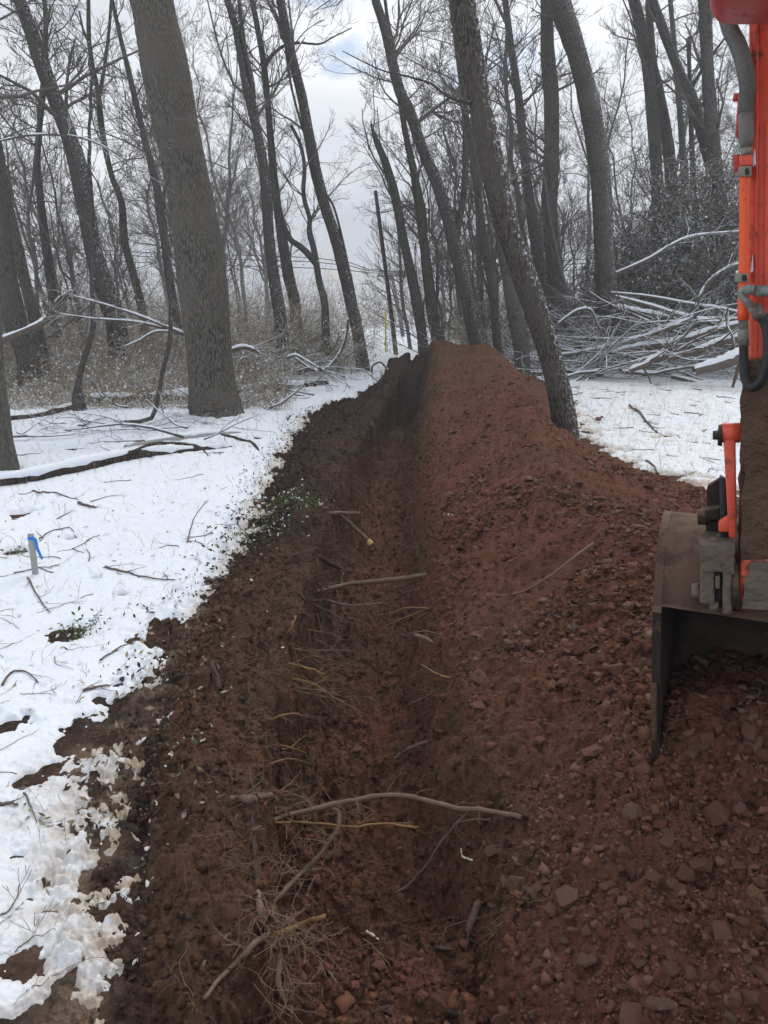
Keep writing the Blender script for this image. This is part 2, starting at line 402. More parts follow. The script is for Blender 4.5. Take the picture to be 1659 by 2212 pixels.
def snow_depth(x, y):
    xa = np.interp(y, LA[:, 1], LA[:, 0]); xb = np.interp(y, LB[:, 1], LB[:, 0]); xt = np.interp(y, L7[:, 1], L7[:, 0])
    n = fbm(x, y, 2.2, 5, .6)
    fa = (x - xa) / np.maximum(xb - xa, .15)
    cl = 1.0 - sstep(-.5, 1.2, fa + n * 1.0 + .55 * fbm(x, y, 7, 3, .6) - .12) * 1.30
    cr = -.35 + sstep(.0, .9, (x - xt) / .6 + n * 1.2) * 1.4
    e = sstep(END - .5, END + 1.0, y + n)
    c = np.maximum(np.maximum(cl, cr), e * 1.35 - .35)
    c = np.where(x < xb, np.maximum(cl, e * 1.35 - .35), c)
    # thin places: leaf litter and bare mud showing through
    hole = np.clip(fbm(x, y, 1.1, 4, .6) - .43, 0, 1) * 6
    lw = sstep(9, 5, y) * (x < 0)
    th = .055 * (1 - .35 * lw) * c - .016 * lw * np.abs(fbm(x, y, 6.5, 4, .6)) * 2 * sstep(-1.2, .2, fa) + lw * .016 * fbm(x, y, 17, 3, .6) * sstep(-.6, .3, fa) - .05 * hole * (1 - e) + (.014 * fbm(x, y, 4, 4, .6) + .012 * np.abs(fbm(x, y, 1.5, 2))) * (c > .4)
    for (u, v, rr) in ((60, 1690, .06), (70, 2090, .10), (215, 1880, .08), (205, 1255, .05), (265, 1290, .05), (1440, 960, .08), (1350, 980, .10), (350, 1365, .22), (155, 1370, .16), (310, 1378, .13), (150, 1165, .07), (415, 1405, .15), (300, 1510, .2), (195, 1590, .22)):
        p = at_z(u, v); th = th - .09 * np.exp(-(((x - p[0]) / rr) ** 2 + ((y - p[1]) / (rr * .8)) ** 2)) * (1 + 1.6 * n)
    th = th - .02 * np.clip(fbm(x, y, 9, 3) - .25, 0, 1) * 3
    return th, np.clip(fa * .8 + .4, 0, 1)
def soil_mix(x, y, z):
    XS, ZS = stations(y)
    n = fbm(x, y, .9, 4)
    t = (x - XS[2]) / np.maximum(XS[5] - XS[2], .3)
    m = np.where(x < XS[2], .40 - .35 * sstep(5, 8, y) + .45 * n, .45 + .35 * sstep(.2, 1.1, t) + .5 * n)
    m = np.where(x > XS[5], .92 + .5 * n, m)
    wr = sstep(.25, .9, (x - XS[4]) / np.maximum(XS[5] - XS[4], .2) + .5 * n)
    tr = (np.minimum(m, .95) + .15 - .4 * sstep(-.45, -.05, z) * sstep(4, 7, y)) * (1 - wr) + (.86 + .5 * n) * wr
    m = np.where((x > XS[2]) & (x < XS[5]), tr, m)
    m = np.where(x < XS[0], .05 + .5 * n, m)
    m = np.where(x > XS[7] - .15, .35 + .5 * n, m)
    m = m - .38 * sstep(10, 18, y + 3 * n)
    return np.clip(m, 0, 1)
def tan_mud(x, y):
    xa = np.interp(y, LA[:, 1], LA[:, 0]); xb = np.interp(y, LB[:, 1], LB[:, 0])
    f = (x - xa) / np.maximum(xb - xa, .15) + .3 * fbm(x, y, 1.5, 3)
    return sstep(-.2, .2, f) * sstep(1.05, .6, f) * sstep(7.5, 6, y)
def ground_z(x, y):
    """Height of the ground or of the snow on it, read off the built surface."""
    r = math.hypot(x, y); t = math.atan2(x, y)
    i = min(max(np.interp(r, RR, RIDX), 0), nr - 1.001); j = min(max(np.interp(t, TH, TIDX), 0), na - 1.001)
    i0, j0 = int(i), int(j); a, b = i - i0, j - j0; G_ = TOPZ
    return float((G_[i0, j0] * (1 - b) + G_[i0, j0 + 1] * b) * (1 - a) + (G_[i0 + 1, j0] * (1 - b) + G_[i0 + 1, j0 + 1] * b) * a)
_ty = np.arange(0, 34, .02); _tx = np.array(stations(_ty)[0]).T.tolist()
def SX(y): return _tx[min(max(int(y / .02), 0), len(_tx) - 1)]
def pool(n, u0, u1, v0, v1, z, keep, tri=None):
    """Random ground points seen in a part of the view that pass a test."""
    u = rng.uniform(u0, u1, n); v = rng.uniform(v0, v1, n); a = (u - CX) / F; b = -(v - CY) / F
    dz = -sP + b * cP; t = (z - H) / dz; x = a * t; y = (cP + b * sP) * t
    XS, ZS = stations(y); m = keep(x, y, v, XS) & (y < 20.5) & (y > .5); L_ = list(zip(x[m].tolist(), y[m].tolist(), v[m].tolist())); it = [0]
    def draw():
        it[0] = (it[0] + 1) % len(L_); return L_[it[0]]
    return draw

_tt = np.geomspace(1.6, 32, 420)
def hit(u, v, snow=False):
    d = ray(u, v); X, Y, Z = _tt * d[0], _tt * d[1], H + _tt * d[2]
    g = terrain(X, Y)
    if snow: g = g + np.maximum(snow_depth(X, Y)[0], 0)
    i = np.argmax(Z < g)
    if Z[i] >= g[i]: return at_z(u, v, 0)
    t = _tt[i]; return np.array([0, 0, H]) + d * t
def near_surface(u, v, z, lift=0.01):
    p = at_z(u, v, z); h_ = hit(u, v)
    if h_[1] < p[1] + .02: p = h_ + (np.array([0, 0, H]) - h_) * (lift / np.linalg.norm(h_ - [0, 0, H]))
    return p
th_d = np.radians(np.linspace(-37, 37, 860))
th_o = np.radians(np.array([38.5, 41, 45, 50, 57, 66, 78, 92, 110, 130, 150, 168]))
TH = np.concatenate([[math.radians(-180)], -th_o[::-1], th_d, th_o, [math.radians(180)]])
el = np.radians(np.linspace(57, 1.35, 720)); RR = H / np.tan(el)
RR = np.concatenate([[.05, .5, 1.0, 1.3], RR, [115, 150, 220, 400]])
R2, T2 = np.meshgrid(RR, TH, indexing='ij')
GX, GY = R2 * np.sin(T2), R2 * np.cos(T2)
GZ = terrain(GX, GY)
nr, na = GX.shape
idx = np.arange(nr * na).reshape(nr, na)
def quads(idx): return np.stack([idx[:-1, :-1], idx[:-1, 1:], idx[1:, 1:], idx[1:, :-1]], -1).reshape(-1, 4)[:, ::-1]
Vg = np.stack([GX, GY, GZ], -1).reshape(-1, 3)
gm = new_mesh('ground', Vg, quads(idx), M['soil'], attrs={'mix': soil_mix(GX, GY, GZ).ravel(), 'tan': tan_mud(GX, GY).ravel()})
ground = tag(link('ground', gm), kind='structure')
# snow lying on it
sx, sy = GX[:, ::1], GY[:, ::1]
th, dirty = snow_depth(sx, sy)
th = np.where(R2 > 60, .06, th); dirty = np.where(R2 > 30, 0, dirty)
sz = GZ * 1.0
sm = GZ.copy()
RIDX = np.arange(nr); TIDX = np.arange(na); TOPZ = GZ + np.maximum(th, 0)
zs = np.where(th > 0, sm + th, sm + th * 1.2 - .004)
ok = (th > -.007)
fq = quads(idx); keep = ok.ravel()[fq].any(1)
fq = fq[keep]; used = np.unique(fq); remap = -np.ones(nr * na, np.int64); remap[used] = np.arange(len(used))
Vs = np.stack([GX, GY, zs], -1).reshape(-1, 3)[used]
d_ = np.clip(dirty * np.clip(1.5 - th / .045, .0, 1), 0, 1).ravel()[used]
tag(link('snow_cover', new_mesh('snow_cover', Vs, remap[fq], M['snow'], attrs={'dirty': d_})), kind='structure')

hz = bpy.data.materials.new('haze'); hz.use_nodes = True; hz.node_tree.nodes.clear()
_o = hz.node_tree.nodes.new('ShaderNodeOutputMaterial'); _v = hz.node_tree.nodes.new('ShaderNodeVolumePrincipled')
_v.inputs['Color'].default_value = (.93, .95, 1, 1); _v.inputs['Density'].default_value = .0024
hz.node_tree.links.new(_v.outputs[0], _o.inputs['Volume'])
_V = np.array([[x, y, z] for z in (-4, 34) for y in (-450, 450) for x in (-450, 450)], float)
tag(link('haze', new_mesh('haze', _V, np.array([[0, 2, 3, 1], [4, 5, 7, 6], [0, 1, 5, 4], [2, 6, 7, 3], [0, 4, 6, 2], [1, 3, 7, 5]]), hz, smooth=False)), 'thin cold winter haze filling the wood', 'haze', kind='stuff')

# ------------------------------------------------------------------ branch growing
def grow(out, p, d, L, r, lev, maxlev, kids, up=.25, wander=.16, spread=.75, n=6, twr=.0035):
    d = np.array(d, float); d /= np.linalg.norm(d)
    nz = rng.normal(0, wander, (n, 3)).cumsum(0)
    D = d[None] + nz; D[:, 2] += up * np.linspace(0, 1, n)
    D /= np.linalg.norm(D, axis=1, keepdims=True)
    P = np.vstack([p, p + (D * (L / n)).cumsum(0)])
    R = np.maximum(r * np.linspace(1, .3, n + 1), twr)
    out.append((P, R, lev))
    if lev >= maxlev: return
    k = kids[lev] if lev < len(kids) else 3
    for i in range(k):
        t = random.uniform(.18, .98); f = t * n; j = min(int(f), n - 1)
        q = P[j] + (P[j + 1] - P[j]) * (f - j)
        dd = D[j]; s = np.cross(dd, rng.normal(size=3)); s /= np.linalg.norm(s) + 1e-9
        grow(out, q, dd + s * spread * random.uniform(.6, 1.3), L * random.uniform(.35, .62) * (1.15 - .5 * t), R[j] * .55, lev + 1, maxlev, kids, up, wander, spread, max(3, n - 1), twr)
def split_levels(out):
    return [(P, R) for P, R, l in out if l == 0], [(P, R) for P, R, l in out if l > 0]
def merge_meshes(name, parts, mat):
    VV, FF, off = [], [], 0
    for V, Fc in parts: VV.append(V); FF.append(Fc + off); off += len(V)
    return new_mesh(name, np.concatenate(VV), np.concatenate(FF), mat)

# ------------------------------------------------------------------ traced trees
def traced_tree(name, label, base, pts, mat, sides=12, ext=5., limbs=8, lim_from=.45, cat='tree', flare=1.25, y=None, twig='twig', limb_len=2.2, snags=None, maxlev=3, kids=(6, 4, 3), taper_ext=.55, extra=None, group=None):
    """pts: (u, v, width) from the base upwards in picture units; all on the plane through the base."""
    if y is None: y = at_z(base[0], base[1], 0)[1]
    P = np.array([at_y(u, v, y) for u, v, w in pts])
    R = np.array([w / 2 / F * depth_of(p) for (u, v, w), p in zip(pts, P)])
    gz = ground_z(P[0, 0], y); 
    if P[0, 2] > gz - .1: 
        P = np.vstack([[P[0, 0], y, gz - .15], P]); R = np.concatenate([[R[0] * flare], R])
    n = max(24, int((P[-1, 2]) * 5))
    Q = spline(P, n); RQ = np.interp(np.linspace(0, len(R) - 1, n), np.arange(len(R)), R)
    RQ = np.maximum(RQ * (1 + .05 * np.sin(np.linspace(0, 21, n) + y)), .008)
    Q[:, 1] += .12 * np.sin(np.linspace(0, 3, n) + y) * np.linspace(0, 1, n)
    if ext:
        d = Q[-1] - Q[-4]; d /= np.linalg.norm(d); d[2] += .25; d /= np.linalg.norm(d)
        m = 10; E = Q[-1] + np.outer(np.linspace(ext / m, ext, m), d) + np.cumsum(rng.normal(0, .05, (m, 3)), 0)
        Q = np.vstack([Q, E]); RQ = np.concatenate([RQ, RQ[-1] * np.linspace(.97, taper_ext, m)])
    root = empty(name, (Q[0, 0], y, gz)); O = np.array([Q[0, 0], y, gz])
    tag(root, label, cat, group)
    if sides >= 24:
        m = len(Q) * 6; s = np.linspace(0, len(Q) - 1, m)
        Qf = np.stack([np.interp(s, np.arange(len(Q)), Q[:, k]) for k in range(3)], 1); Rf = np.interp(s, np.arange(len(RQ)), RQ)
        V, Fc = tubes([(Qf - O, Rf)], sides)
        a = np.tile(np.arange(sides) / sides, m); z = np.repeat(np.arange(m), sides) * (np.linalg.norm(Q[-1] - Q[0]) / m)
        C = np.repeat(Qf - O, sides, 0); dirv = V - C; rad = np.linalg.norm(dirv, axis=1, keepdims=True)
        per = 22.
        aa = a * per
        # periodic ridged bark, long vertical plates
        def pn(fx, fz):
            return perlin(aa * fx, z * fz) * (1 - a) + perlin((aa - per) * fx, z * fz) * a
        h = .5 - np.abs(pn(1.3, 3.2)) * 1.7 + .5 * (0.3 - np.abs(pn(2.9, 7.))) 
        low = np.clip(1 - z / .95, 0, 1)
        but = .30 * low ** 2 * (np.sin(a * 2 * math.pi * 5 + 1) * .4 + .7)
        V = C + dirv * (1 + .075 * h[:, None] * (.45 / max(rad.mean(), .2)) ** 0 + but[:, None])
        link('trunk', new_mesh('trunk', V, Fc, mat), root)
    else:
        V, Fc = tubes([(Q - O, RQ)], sides)
        nn = perlin(V[:, 0] * 3 + V[:, 1] * 2, V[:, 2] * 2.5) * .10
        C = np.repeat(Q - O, sides, 0); V = C + (V - C) * (1 + nn)[:, None]
        link('trunk', new_mesh('trunk', V, Fc, mat), root)
    out = []
    for i in range(limbs):
        t = random.uniform(lim_from, 1.0); j = int(t * (len(Q) - 1))
        az = random.uniform(0, 2 * math.pi)
        d = np.array([math.cos(az), math.sin(az), random.uniform(.3, 1.3)])
        grow(out, Q[j] - O, d, limb_len * random.uniform(.6, 1.4), max(RQ[j] * random.uniform(.15, .38), .012), 0, maxlev, kids)
    big = []
    for ex in (extra or []):
        A = np.array([at_y(u, v, y) for u, v, w in ex]); rr = [w / 2 / F * depth_of(p) for (u, v, w), p in zip(ex, A)]
        A = spline(A, 4 * len(ex)) - O; RR_ = np.interp(np.linspace(0, len(rr) - 1, len(A)), np.arange(len(rr)), rr)
        big.append((A, RR_))
        for q in range(5):
            j = random.randint(len(A) // 3, len(A) - 1)
            grow(out, A[j], rng.normal(size=3) + [0, 0, .8], 1.0, max(RR_[j] * .4, .006), 1, 3, (4, 3, 3))
    if big: 
        for b_ in big: link('limb', new_mesh('limb', *tubes([b_], 6), mat), root)
    if out:
        a, b = split_levels(out); parts = []
        if a: parts.append(tubes(a, 5))
        if b: parts.append(tubes(b, 3))
        link('crown', merge_meshes('crown', parts, M[twig]), root)
    return root, Q, RQ

TT = traced_tree
TT('large_tree', 'massive grey-brown tree with deeply furrowed bark standing in the snow left of the trench', (470, 898),
   [(470, 907, 126), (465, 878, 108), (461, 845, 100), (447, 700, 97), (425, 500, 97), (378, 250, 95), (350, 110, 93), (327, 0, 93)], M['bark_big'], 96, 7, 10, .85, maxlev=2, flare=1.05)
TT('leaning_tree', 'leaning snow-flecked tree rooted at the right toe of the red spoil heap', (1225, 975),
   [(1226, 990, 52), (1218, 900, 50), (1195, 790, 50), (1158, 670, 50), (1128, 580, 50), (1100, 500, 50), (1075, 400, 50), (1054, 300, 50), (1030, 180, 50), (1002, 0, 48)], M['bark_flecked'], 40, 6, 8, .8,
   extra=[[(1018, 222, 9), (985, 215, 8), (955, 200, 7), (930, 180, 6), (880, 165, 4), (820, 150, 3), (740, 110, 2)]])
TT('leaning_tree', 'snow-streaked tree with a vine up its side at the left end of the trench', (785, 803),
   [(785, 806, 30), (775, 730, 28), (760, 660, 26), (742, 580, 26), (722, 505, 26), (700, 440, 24), (680, 360, 24), (665, 280, 23), (650, 200, 22), (625, 100, 20), (606, 0, 18)], M['bark_dark_flecked'], 14, 5, 10, .6,
   extra=[[(648, 92, 6), (615, 98, 7), (590, 118, 7), (572, 145, 7)], [(650, 92, 5), (690, 95, 4), (720, 80, 3), (760, 60, 2)], [(778, 700, 3), (765, 640, 4), (745, 540, 5), (722, 450, 5), (700, 410, 5), (670, 330, 5), (630, 190, 5), (612, 60, 5), (604, -20, 5)]])
TT('curved_tree', 'dark tree curving leftward behind the far end of the spoil heap', (1030, 748),
   [(1032, 752, 32), (1018, 690, 30), (1003, 620, 30), (985, 545, 30), (970, 480, 27), (945, 400, 26), (912, 320, 25), (885, 240, 24), (862, 190, 23), (845, 120, 22), (828, 50, 20), (812, 0, 18)], M['bark_dark_flecked'], 14, 5, 12, .5, y=24.,
   extra=[[(984, 545, 14), (990, 490, 15), (1003, 410, 15), (1006, 320, 14), (1003, 230, 14), (990, 120, 13), (975, 0, 12)]])
TT('broken_tree', 'snapped tree with a splintered pointed top above the spoil heap', (915, 745),
   [(915, 750, 24), (905, 680, 23), (890, 600, 22), (872, 520, 20), (855, 430, 19), (835, 360, 18), (815, 310, 14), (806, 285, 7), (801, 264, 2)], M['bark_dark'], 12, 0, 4, .4, y=27., flare=1.3)
TT('upright_tree', 'tall thick tree with a bend and flaking bark in front of the brush pile', (1318, 732),
   [(1320, 735, 46), (1312, 660, 42), (1306, 560, 40), (1300, 460, 40), (1292, 340, 41), (1270, 210, 43), (1240, 100, 44), (1215, 30, 44), (1203, -30, 44)], M['bark_flecked'], 20, 6, 8, .65, y=26.5)
TT('upright_tree', 'straight dark tree just left of the thick bent tree', (1215, 730),
   [(1216, 740, 42), (1205, 660, 38), (1195, 560, 36), (1186, 450, 33), (1190, 350, 34), (1190, 220, 34), (1182, 120, 30), (1180, 0, 27)], M['bark_dark'], 16, 6, 10, .5, y=28.)
TT('slender_tree', 'slender dark tree left of the straight dark tree', (1185, 720),
   [(1188, 725, 28), (1175, 640, 26), (1160, 540, 24), (1143, 420, 22), (1130, 300, 19), (1120, 200, 17), (1105, 100, 15), (1092, 0, 13)], M['bark_dark'], 12, 6, 18, .35, y=31.)
TT('tree', 'mid-sized tree standing close behind the leaning snow-flecked tree', (1120, 765),
   [(1128, 768, 34), (1112, 680, 32), (1098, 600, 31), (1086, 520, 30), (1068, 420, 28), (1050, 300, 26), (1020, 150, 24), (1000, 0, 22)], M['bark_dark'], 14, 5, 8, .5, y=22.)
TT('young_tree', 'greenish-barked young tree left of the leaning snow-flecked tree', (1075, 765),
   [(1076, 768, 18), (1070, 700, 18), (1062, 620, 18), (1048, 540, 19), (1034, 440, 17), (1024, 360, 15), (1012, 280, 13), (1000, 180, 10)], M['bark_olive'], 10, 4, 8, .5, y=23.)
for u0, lab in ((0, 'first tall tree from the left above the dark thicket'), ):
    TT('tall_tree', lab, (0, 0), [(1425, 640, 30), (1422, 540, 28), (1420, 400, 27), (1412, 280, 26), (1400, 160, 26), (1382, 60, 24), (1366, 0, 22)], M['bark_dark'], 12, 7, 8, .55, y=33.)
TT('tall_tree', 'second tall tree above the thicket, forking low from its neighbour', (0, 0), [(1470, 640, 28), (1458, 520, 27), (1450, 400, 26), (1440, 300, 24), (1422, 200, 22), (1406, 130, 20), (1400, 0, 16)], M['bark_dark'], 12, 7, 8, .55, y=34.)
TT('tall_tree', 'left-leaning tall tree crossing in front of others above the thicket', (0, 0), [(1575, 640, 30), (1562, 500, 30), (1548, 400, 28), (1525, 310, 27), (1498, 220, 24), (1470, 160, 22), (1442, 90, 20), (1408, 0, 18)], M['bark_dark_flecked'], 12, 7, 12, .5, y=32.,
   extra=[[(1490, 200, 8), (1505, 170, 8), (1530, 130, 7), (1560, 90, 5), (1590, 50, 4)]])
TT('tall_tree', 'straight tall tree nearest to the machine arm', (0, 0), [(1562, 640, 36), (1556, 500, 33), (1550, 400, 30), (1540, 280, 28), (1531, 150, 27), (1524, 0, 26)], M['bark_dark'], 14, 7, 8, .55, y=31.)
TT('broken_tree', 'thin snapped tree with a knob at its top above the thicket', (0, 0), [(1512, 640, 14), (1505, 500, 12), (1498, 400, 12), (1492, 250, 10), (1488, 150, 9), (1486, 92, 11), (1486, 88, 12)], M['bark_dark'], 10, 0, 8, .3, y=33.)
TT('tall_tree', 'slim upright tree behind the left-leaning tall tree', (0, 0), [(1488, 640, 18), (1483, 500, 18), (1478, 380, 17), (1470, 250, 14), (1460, 120, 12), (1450, 0, 10)], M['bark_dark'], 10, 6, 8, .5, y=36.)
TT('tree', 'dark ivy-draped tree leaning in from the upper left', (0, 0),
   [(252, 700, 44), (240, 660, 42), (205, 550, 38), (185, 440, 38), (165, 340, 36), (135, 250, 34), (100, 160, 32), (66, 60, 30), (42, 0, 28)], M['bark_dark_flecked'], 16, 5, 14, .5, y=22.)
TT('tree', 'dark forked tree with snow on its bark between the massive tree and the trench', (605, 700),
   [(608, 712, 28), (592, 600, 26), (580, 500, 24), (575, 400, 23), (560, 310, 22), (545, 240, 21), (528, 165, 19), (508, 60, 16), (490, 0, 14)], M['bark_dark_flecked'], 12, 5, 14, .45, y=24.,
   extra=[[(548, 250, 12), (545, 180, 11), (528, 100, 10), (516, 0, 8)]])
TT('tree', 'dark tree with a shaggy vine-covered top right of the forked tree', (632, 655),
   [(638, 668, 26), (622, 590, 24), (604, 480, 20), (592, 380, 17), (585, 300, 15), (578, 210, 14), (568, 120, 13), (545, 0, 11)], M['bark_dark'], 12, 4, 26, .35, y=27., kids=(8, 5, 3), limb_len=1.6)
TT('tree', 'crooked thin tree with an elbow-like side limb left of the streaked tree', (0, 0),
   [(702, 665, 16), (690, 610, 15), (678, 540, 13), (668, 500, 12), (668, 470, 10), (655, 420, 9), (657, 360, 9), (648, 310, 8), (628, 270, 6)], M['bark_dark'], 10, 0, 14, .5, y=25., maxlev=2,
   extra=[[(683, 570, 14), (662, 545, 14), (645, 530, 13), (628, 518, 12), (615, 490, 10), (600, 440, 8)], [(670, 495, 6), (672, 475, 5), (680, 455, 4)]])
TT('tree', 'slanting brown tree at the far left above the snowy log', (100, 838),
   [(103, 842, 30), (96, 790, 27), (78, 700, 26), (55, 610, 25), (40, 540, 24), (22, 450, 22), (8, 370, 20), (-20, 200, 18)], M['bark_big'], 14, 3, 6, .6)
TT('tree', 'black moss-covered trunk cut by the left edge of the picture', (0, 0),
   [(58, 775, 46), (30, 690, 46), (5, 560, 46), (-8, 420, 40), (-22, 250, 36), (-40, 0, 32)], M['bark_dark'], 16, 3, 8, .5, y=19.5)
TT('tree', 'pale smooth-barked trunk at the left edge behind the snowy log', (10, 1015),
   [(12, 1020, 62), (3, 950, 52), (-8, 860, 48), (-18, 760, 46), (-40, 500, 44), (-80, 100, 40)], M['bark_pale'], 20, 3, 2, .9)
TT('sapling', 'wavy thin sapling hanging down in front of the massive tree, bent at its foot', (0, 0),
   [(228, 926, 5), (258, 913, 7), (325, 905, 9), (342, 850, 10), (352, 800, 10), (368, 735, 10), (370, 660, 8), (371, 580, 8), (362, 500, 7), (358, 430, 6)], M['bark_dark_flecked'], 8, 2, 5, .7, y=14.4, flare=.8, limb_len=1.2)
TT('sapling', 'twisted dead stem rising from a root stump left of the massive tree', (170, 862),
   [(170, 866, 28), (168, 845, 18), (176, 800, 13), (188, 760, 13), (203, 705, 12), (200, 640, 11), (203, 560, 11), (200, 480, 10), (192, 380, 8)], M['bark_dark_flecked'], 10, 3, 6, .6, y=16.5, limb_len=1.3)
TT('tree', 'narrow straight tree left of the dark ivy-draped tree top', (0, 0),
   [(120, 690, 22), (108, 600, 20), (92, 480, 18), (80, 360, 15), (84, 280, 12), (95, 180, 12), (100, 60, 10), (98, 0, 9)], M['bark_dark'], 10, 4, 14, .4, y=26.)
TT('tree', 'thin wavy tree left of the massive tree, forking near the top of the picture', (0, 0),
   [(310, 690, 20), (290, 600, 18), (268, 520, 17), (262, 440, 15), (240, 380, 13), (222, 300, 12), (210, 200, 11), (192, 100, 10), (190, 0, 8)], M['bark_dark'], 10, 4, 16, .4, y=25.,
   extra=[[(222, 300, 9), (212, 230, 9), (225, 150, 8), (236, 60, 7), (240, 0, 6)]])
TT('tree', 'dark slim tree just left of the massive tree, running parallel to it', (0, 0),
   [(386, 720, 20), (366, 600, 18), (350, 480, 17), (338, 400, 16), (320, 330, 15), (300, 250, 13), (278, 160, 12), (258, 80, 10), (240, 0, 8)], M['bark_dark'], 10, 4, 16, .4, y=23.5)
TT('tree', 'slender pair-stemmed tree right behind the spoil heap crest', (0, 0),
   [(945, 745, 26), (932, 660, 24), (920, 560, 22), (908, 470, 19), (895, 380, 16), (876, 290, 13), (862, 200, 11), (850, 100, 8)], M['bark_olive'], 12, 4, 22, .3, y=27.,
   extra=[[(918, 550, 13), (916, 470, 12), (908, 420, 10), (900, 380, 6)]])

# ------------------------------------------------------------------ prototype woodland trees behind, then copies
far_c = 0
FARLABEL = ['tall bare grey tree of the wood beyond the undergrowth', 'slim bare leaning tree of the wood beyond the undergrowth', 'bare many-branched young tree among the undergrowth', ]
def proto_tree(h, r, limbs, llen, kids, lev, low, lean, up=.35):
    root = empty('bare_tree', (0, -50, 0))
    n = 16; P = np.zeros((n, 3)); P[:, 2] = np.linspace(-.4, h, n)
    P[:, :2] += np.cumsum(rng.normal(0, .018 * h, (n, 2)), 0) * np.linspace(0.1, 1, n)[:, None]; P[:, :2] -= P[0, :2]
    R = r * np.linspace(1.1, .18, n)
    lines = [(P, R)]
    if random.random() < .6:
        j = random.randint(4, 8); m = 12; d = np.array([random.choice([-1, 1]) * .35, random.uniform(-.3, .3), 1.])
        Q = P[j] + np.outer(np.linspace(0, h * .6, m), d) + np.cumsum(rng.normal(0, .08, (m, 3)), 0); Q[0] = P[j]
        lines.append((Q, R[j] * .7 * np.linspace(1, .15, m)))
    link('trunk', new_mesh('trunk', *tubes(lines, 7), M['bark_far']), root)
    out = []
    for A, B in lines:
        for i in range(limbs if A is P else limbs // 2):
            t = random.uniform(low, 1); f = t * (len(A) - 1); j = min(int(f), len(A) - 2); q = A[j] + (A[j + 1] - A[j]) * (f - j)
            az = random.uniform(0, 2 * math.pi); d = np.array([math.cos(az), math.sin(az), random.uniform(.3, 1.4)])
            grow(out, q, d, llen * random.uniform(.5, 1.3) * (1.25 - .6 * t), max(B[j] * .4, .015), 0, lev, kids, up, .17, .7, 6, .006)
    a, b = split_levels(out)
    link('crown', merge_meshes('crown', [tubes(a, 4), tubes(b, 3)], M['twig']), root)
    return root
protos = [proto_tree(random.uniform(14, 19), random.uniform(.13, .22), 22, 3.6, (6, 4, 3), 3, .2, 0) for _ in range(5)]
young = [proto_tree(random.uniform(7, 10), random.uniform(.045, .08), 20, 2.0, (6, 4), 2, .08, 0, .6) for _ in range(4)]
used_proto = set()
def plant(src, x, y, lean, label, group, sc=1.):
    if src.name in used_proto: o = copy_tree(src)
    else: o = src; used_proto.add(src.name)
    z = float(land(np.array([x]), np.array([y]))[0])
    mat = Matrix.Translation((x, y, z)) @ Matrix.Rotation(lean, 4, 'Y') @ Matrix.Rotation(random.uniform(-.05, .05), 4, 'X') @ Matrix.Rotation(random.uniform(0, 6.28), 4, 'Z') @ Matrix.Scale(sc, 4)
    o.matrix_world = mat
    tag(o, label, 'tree', group); return o
cnt = 0; tries = 0; placed = []
while cnt < 46 and tries < 2000:
    tries += 1
    u = random.uniform(-260, 1900); y = random.uniform(27, 62) if random.random() < .75 else random.uniform(62, 95)
    if 600 < u < 830 and y < 70: continue
    if 600 < u < 1020 and random.random() < .6: continue
    x = (u - CX) / F * y
    if any((x - a)**2 + (y - b)**2 < 2.2 for a, b in placed): continue
    placed.append((x, y)); big = random.random() < .62
    u = CX + F * x / y
    w_ = 'left of the massive tree' if u < 400 else 'between the massive tree and the gap over the trench end' if u < 830 else 'behind the spoil heap and leaning trees' if u < 1300 else 'above the thicket on the right'
    plant(random.choice(protos), x, y, random.gauss(-.11, .05), 'tall bare tree far ' + w_, 'bare trees of the wood far ' + w_, random.uniform(.8, 1.15)); cnt += 1
cnt = 0
while cnt < 70:
    u = random.uniform(-200, 1850); y = random.uniform(20, 40)
    if 640 < u < 840 and y < 60: continue
    if 500 < u < 1400 and y < 27: continue
    if u > 1300 and y < 33: continue
    x = (u - CX) / F * y
    w_ = 'left of the massive tree' if u < 400 else 'between the massive tree and the trench end' if u < 830 else 'behind the spoil heap and leaning trees' if u < 1300 else 'near the thicket on the right'
    plant(random.choice(young), x, y, random.gauss(-.10, .08), 'thin bare young tree in the undergrowth ' + w_, 'thin young trees ' + w_, random.uniform(.7, 1.2)); cnt += 1

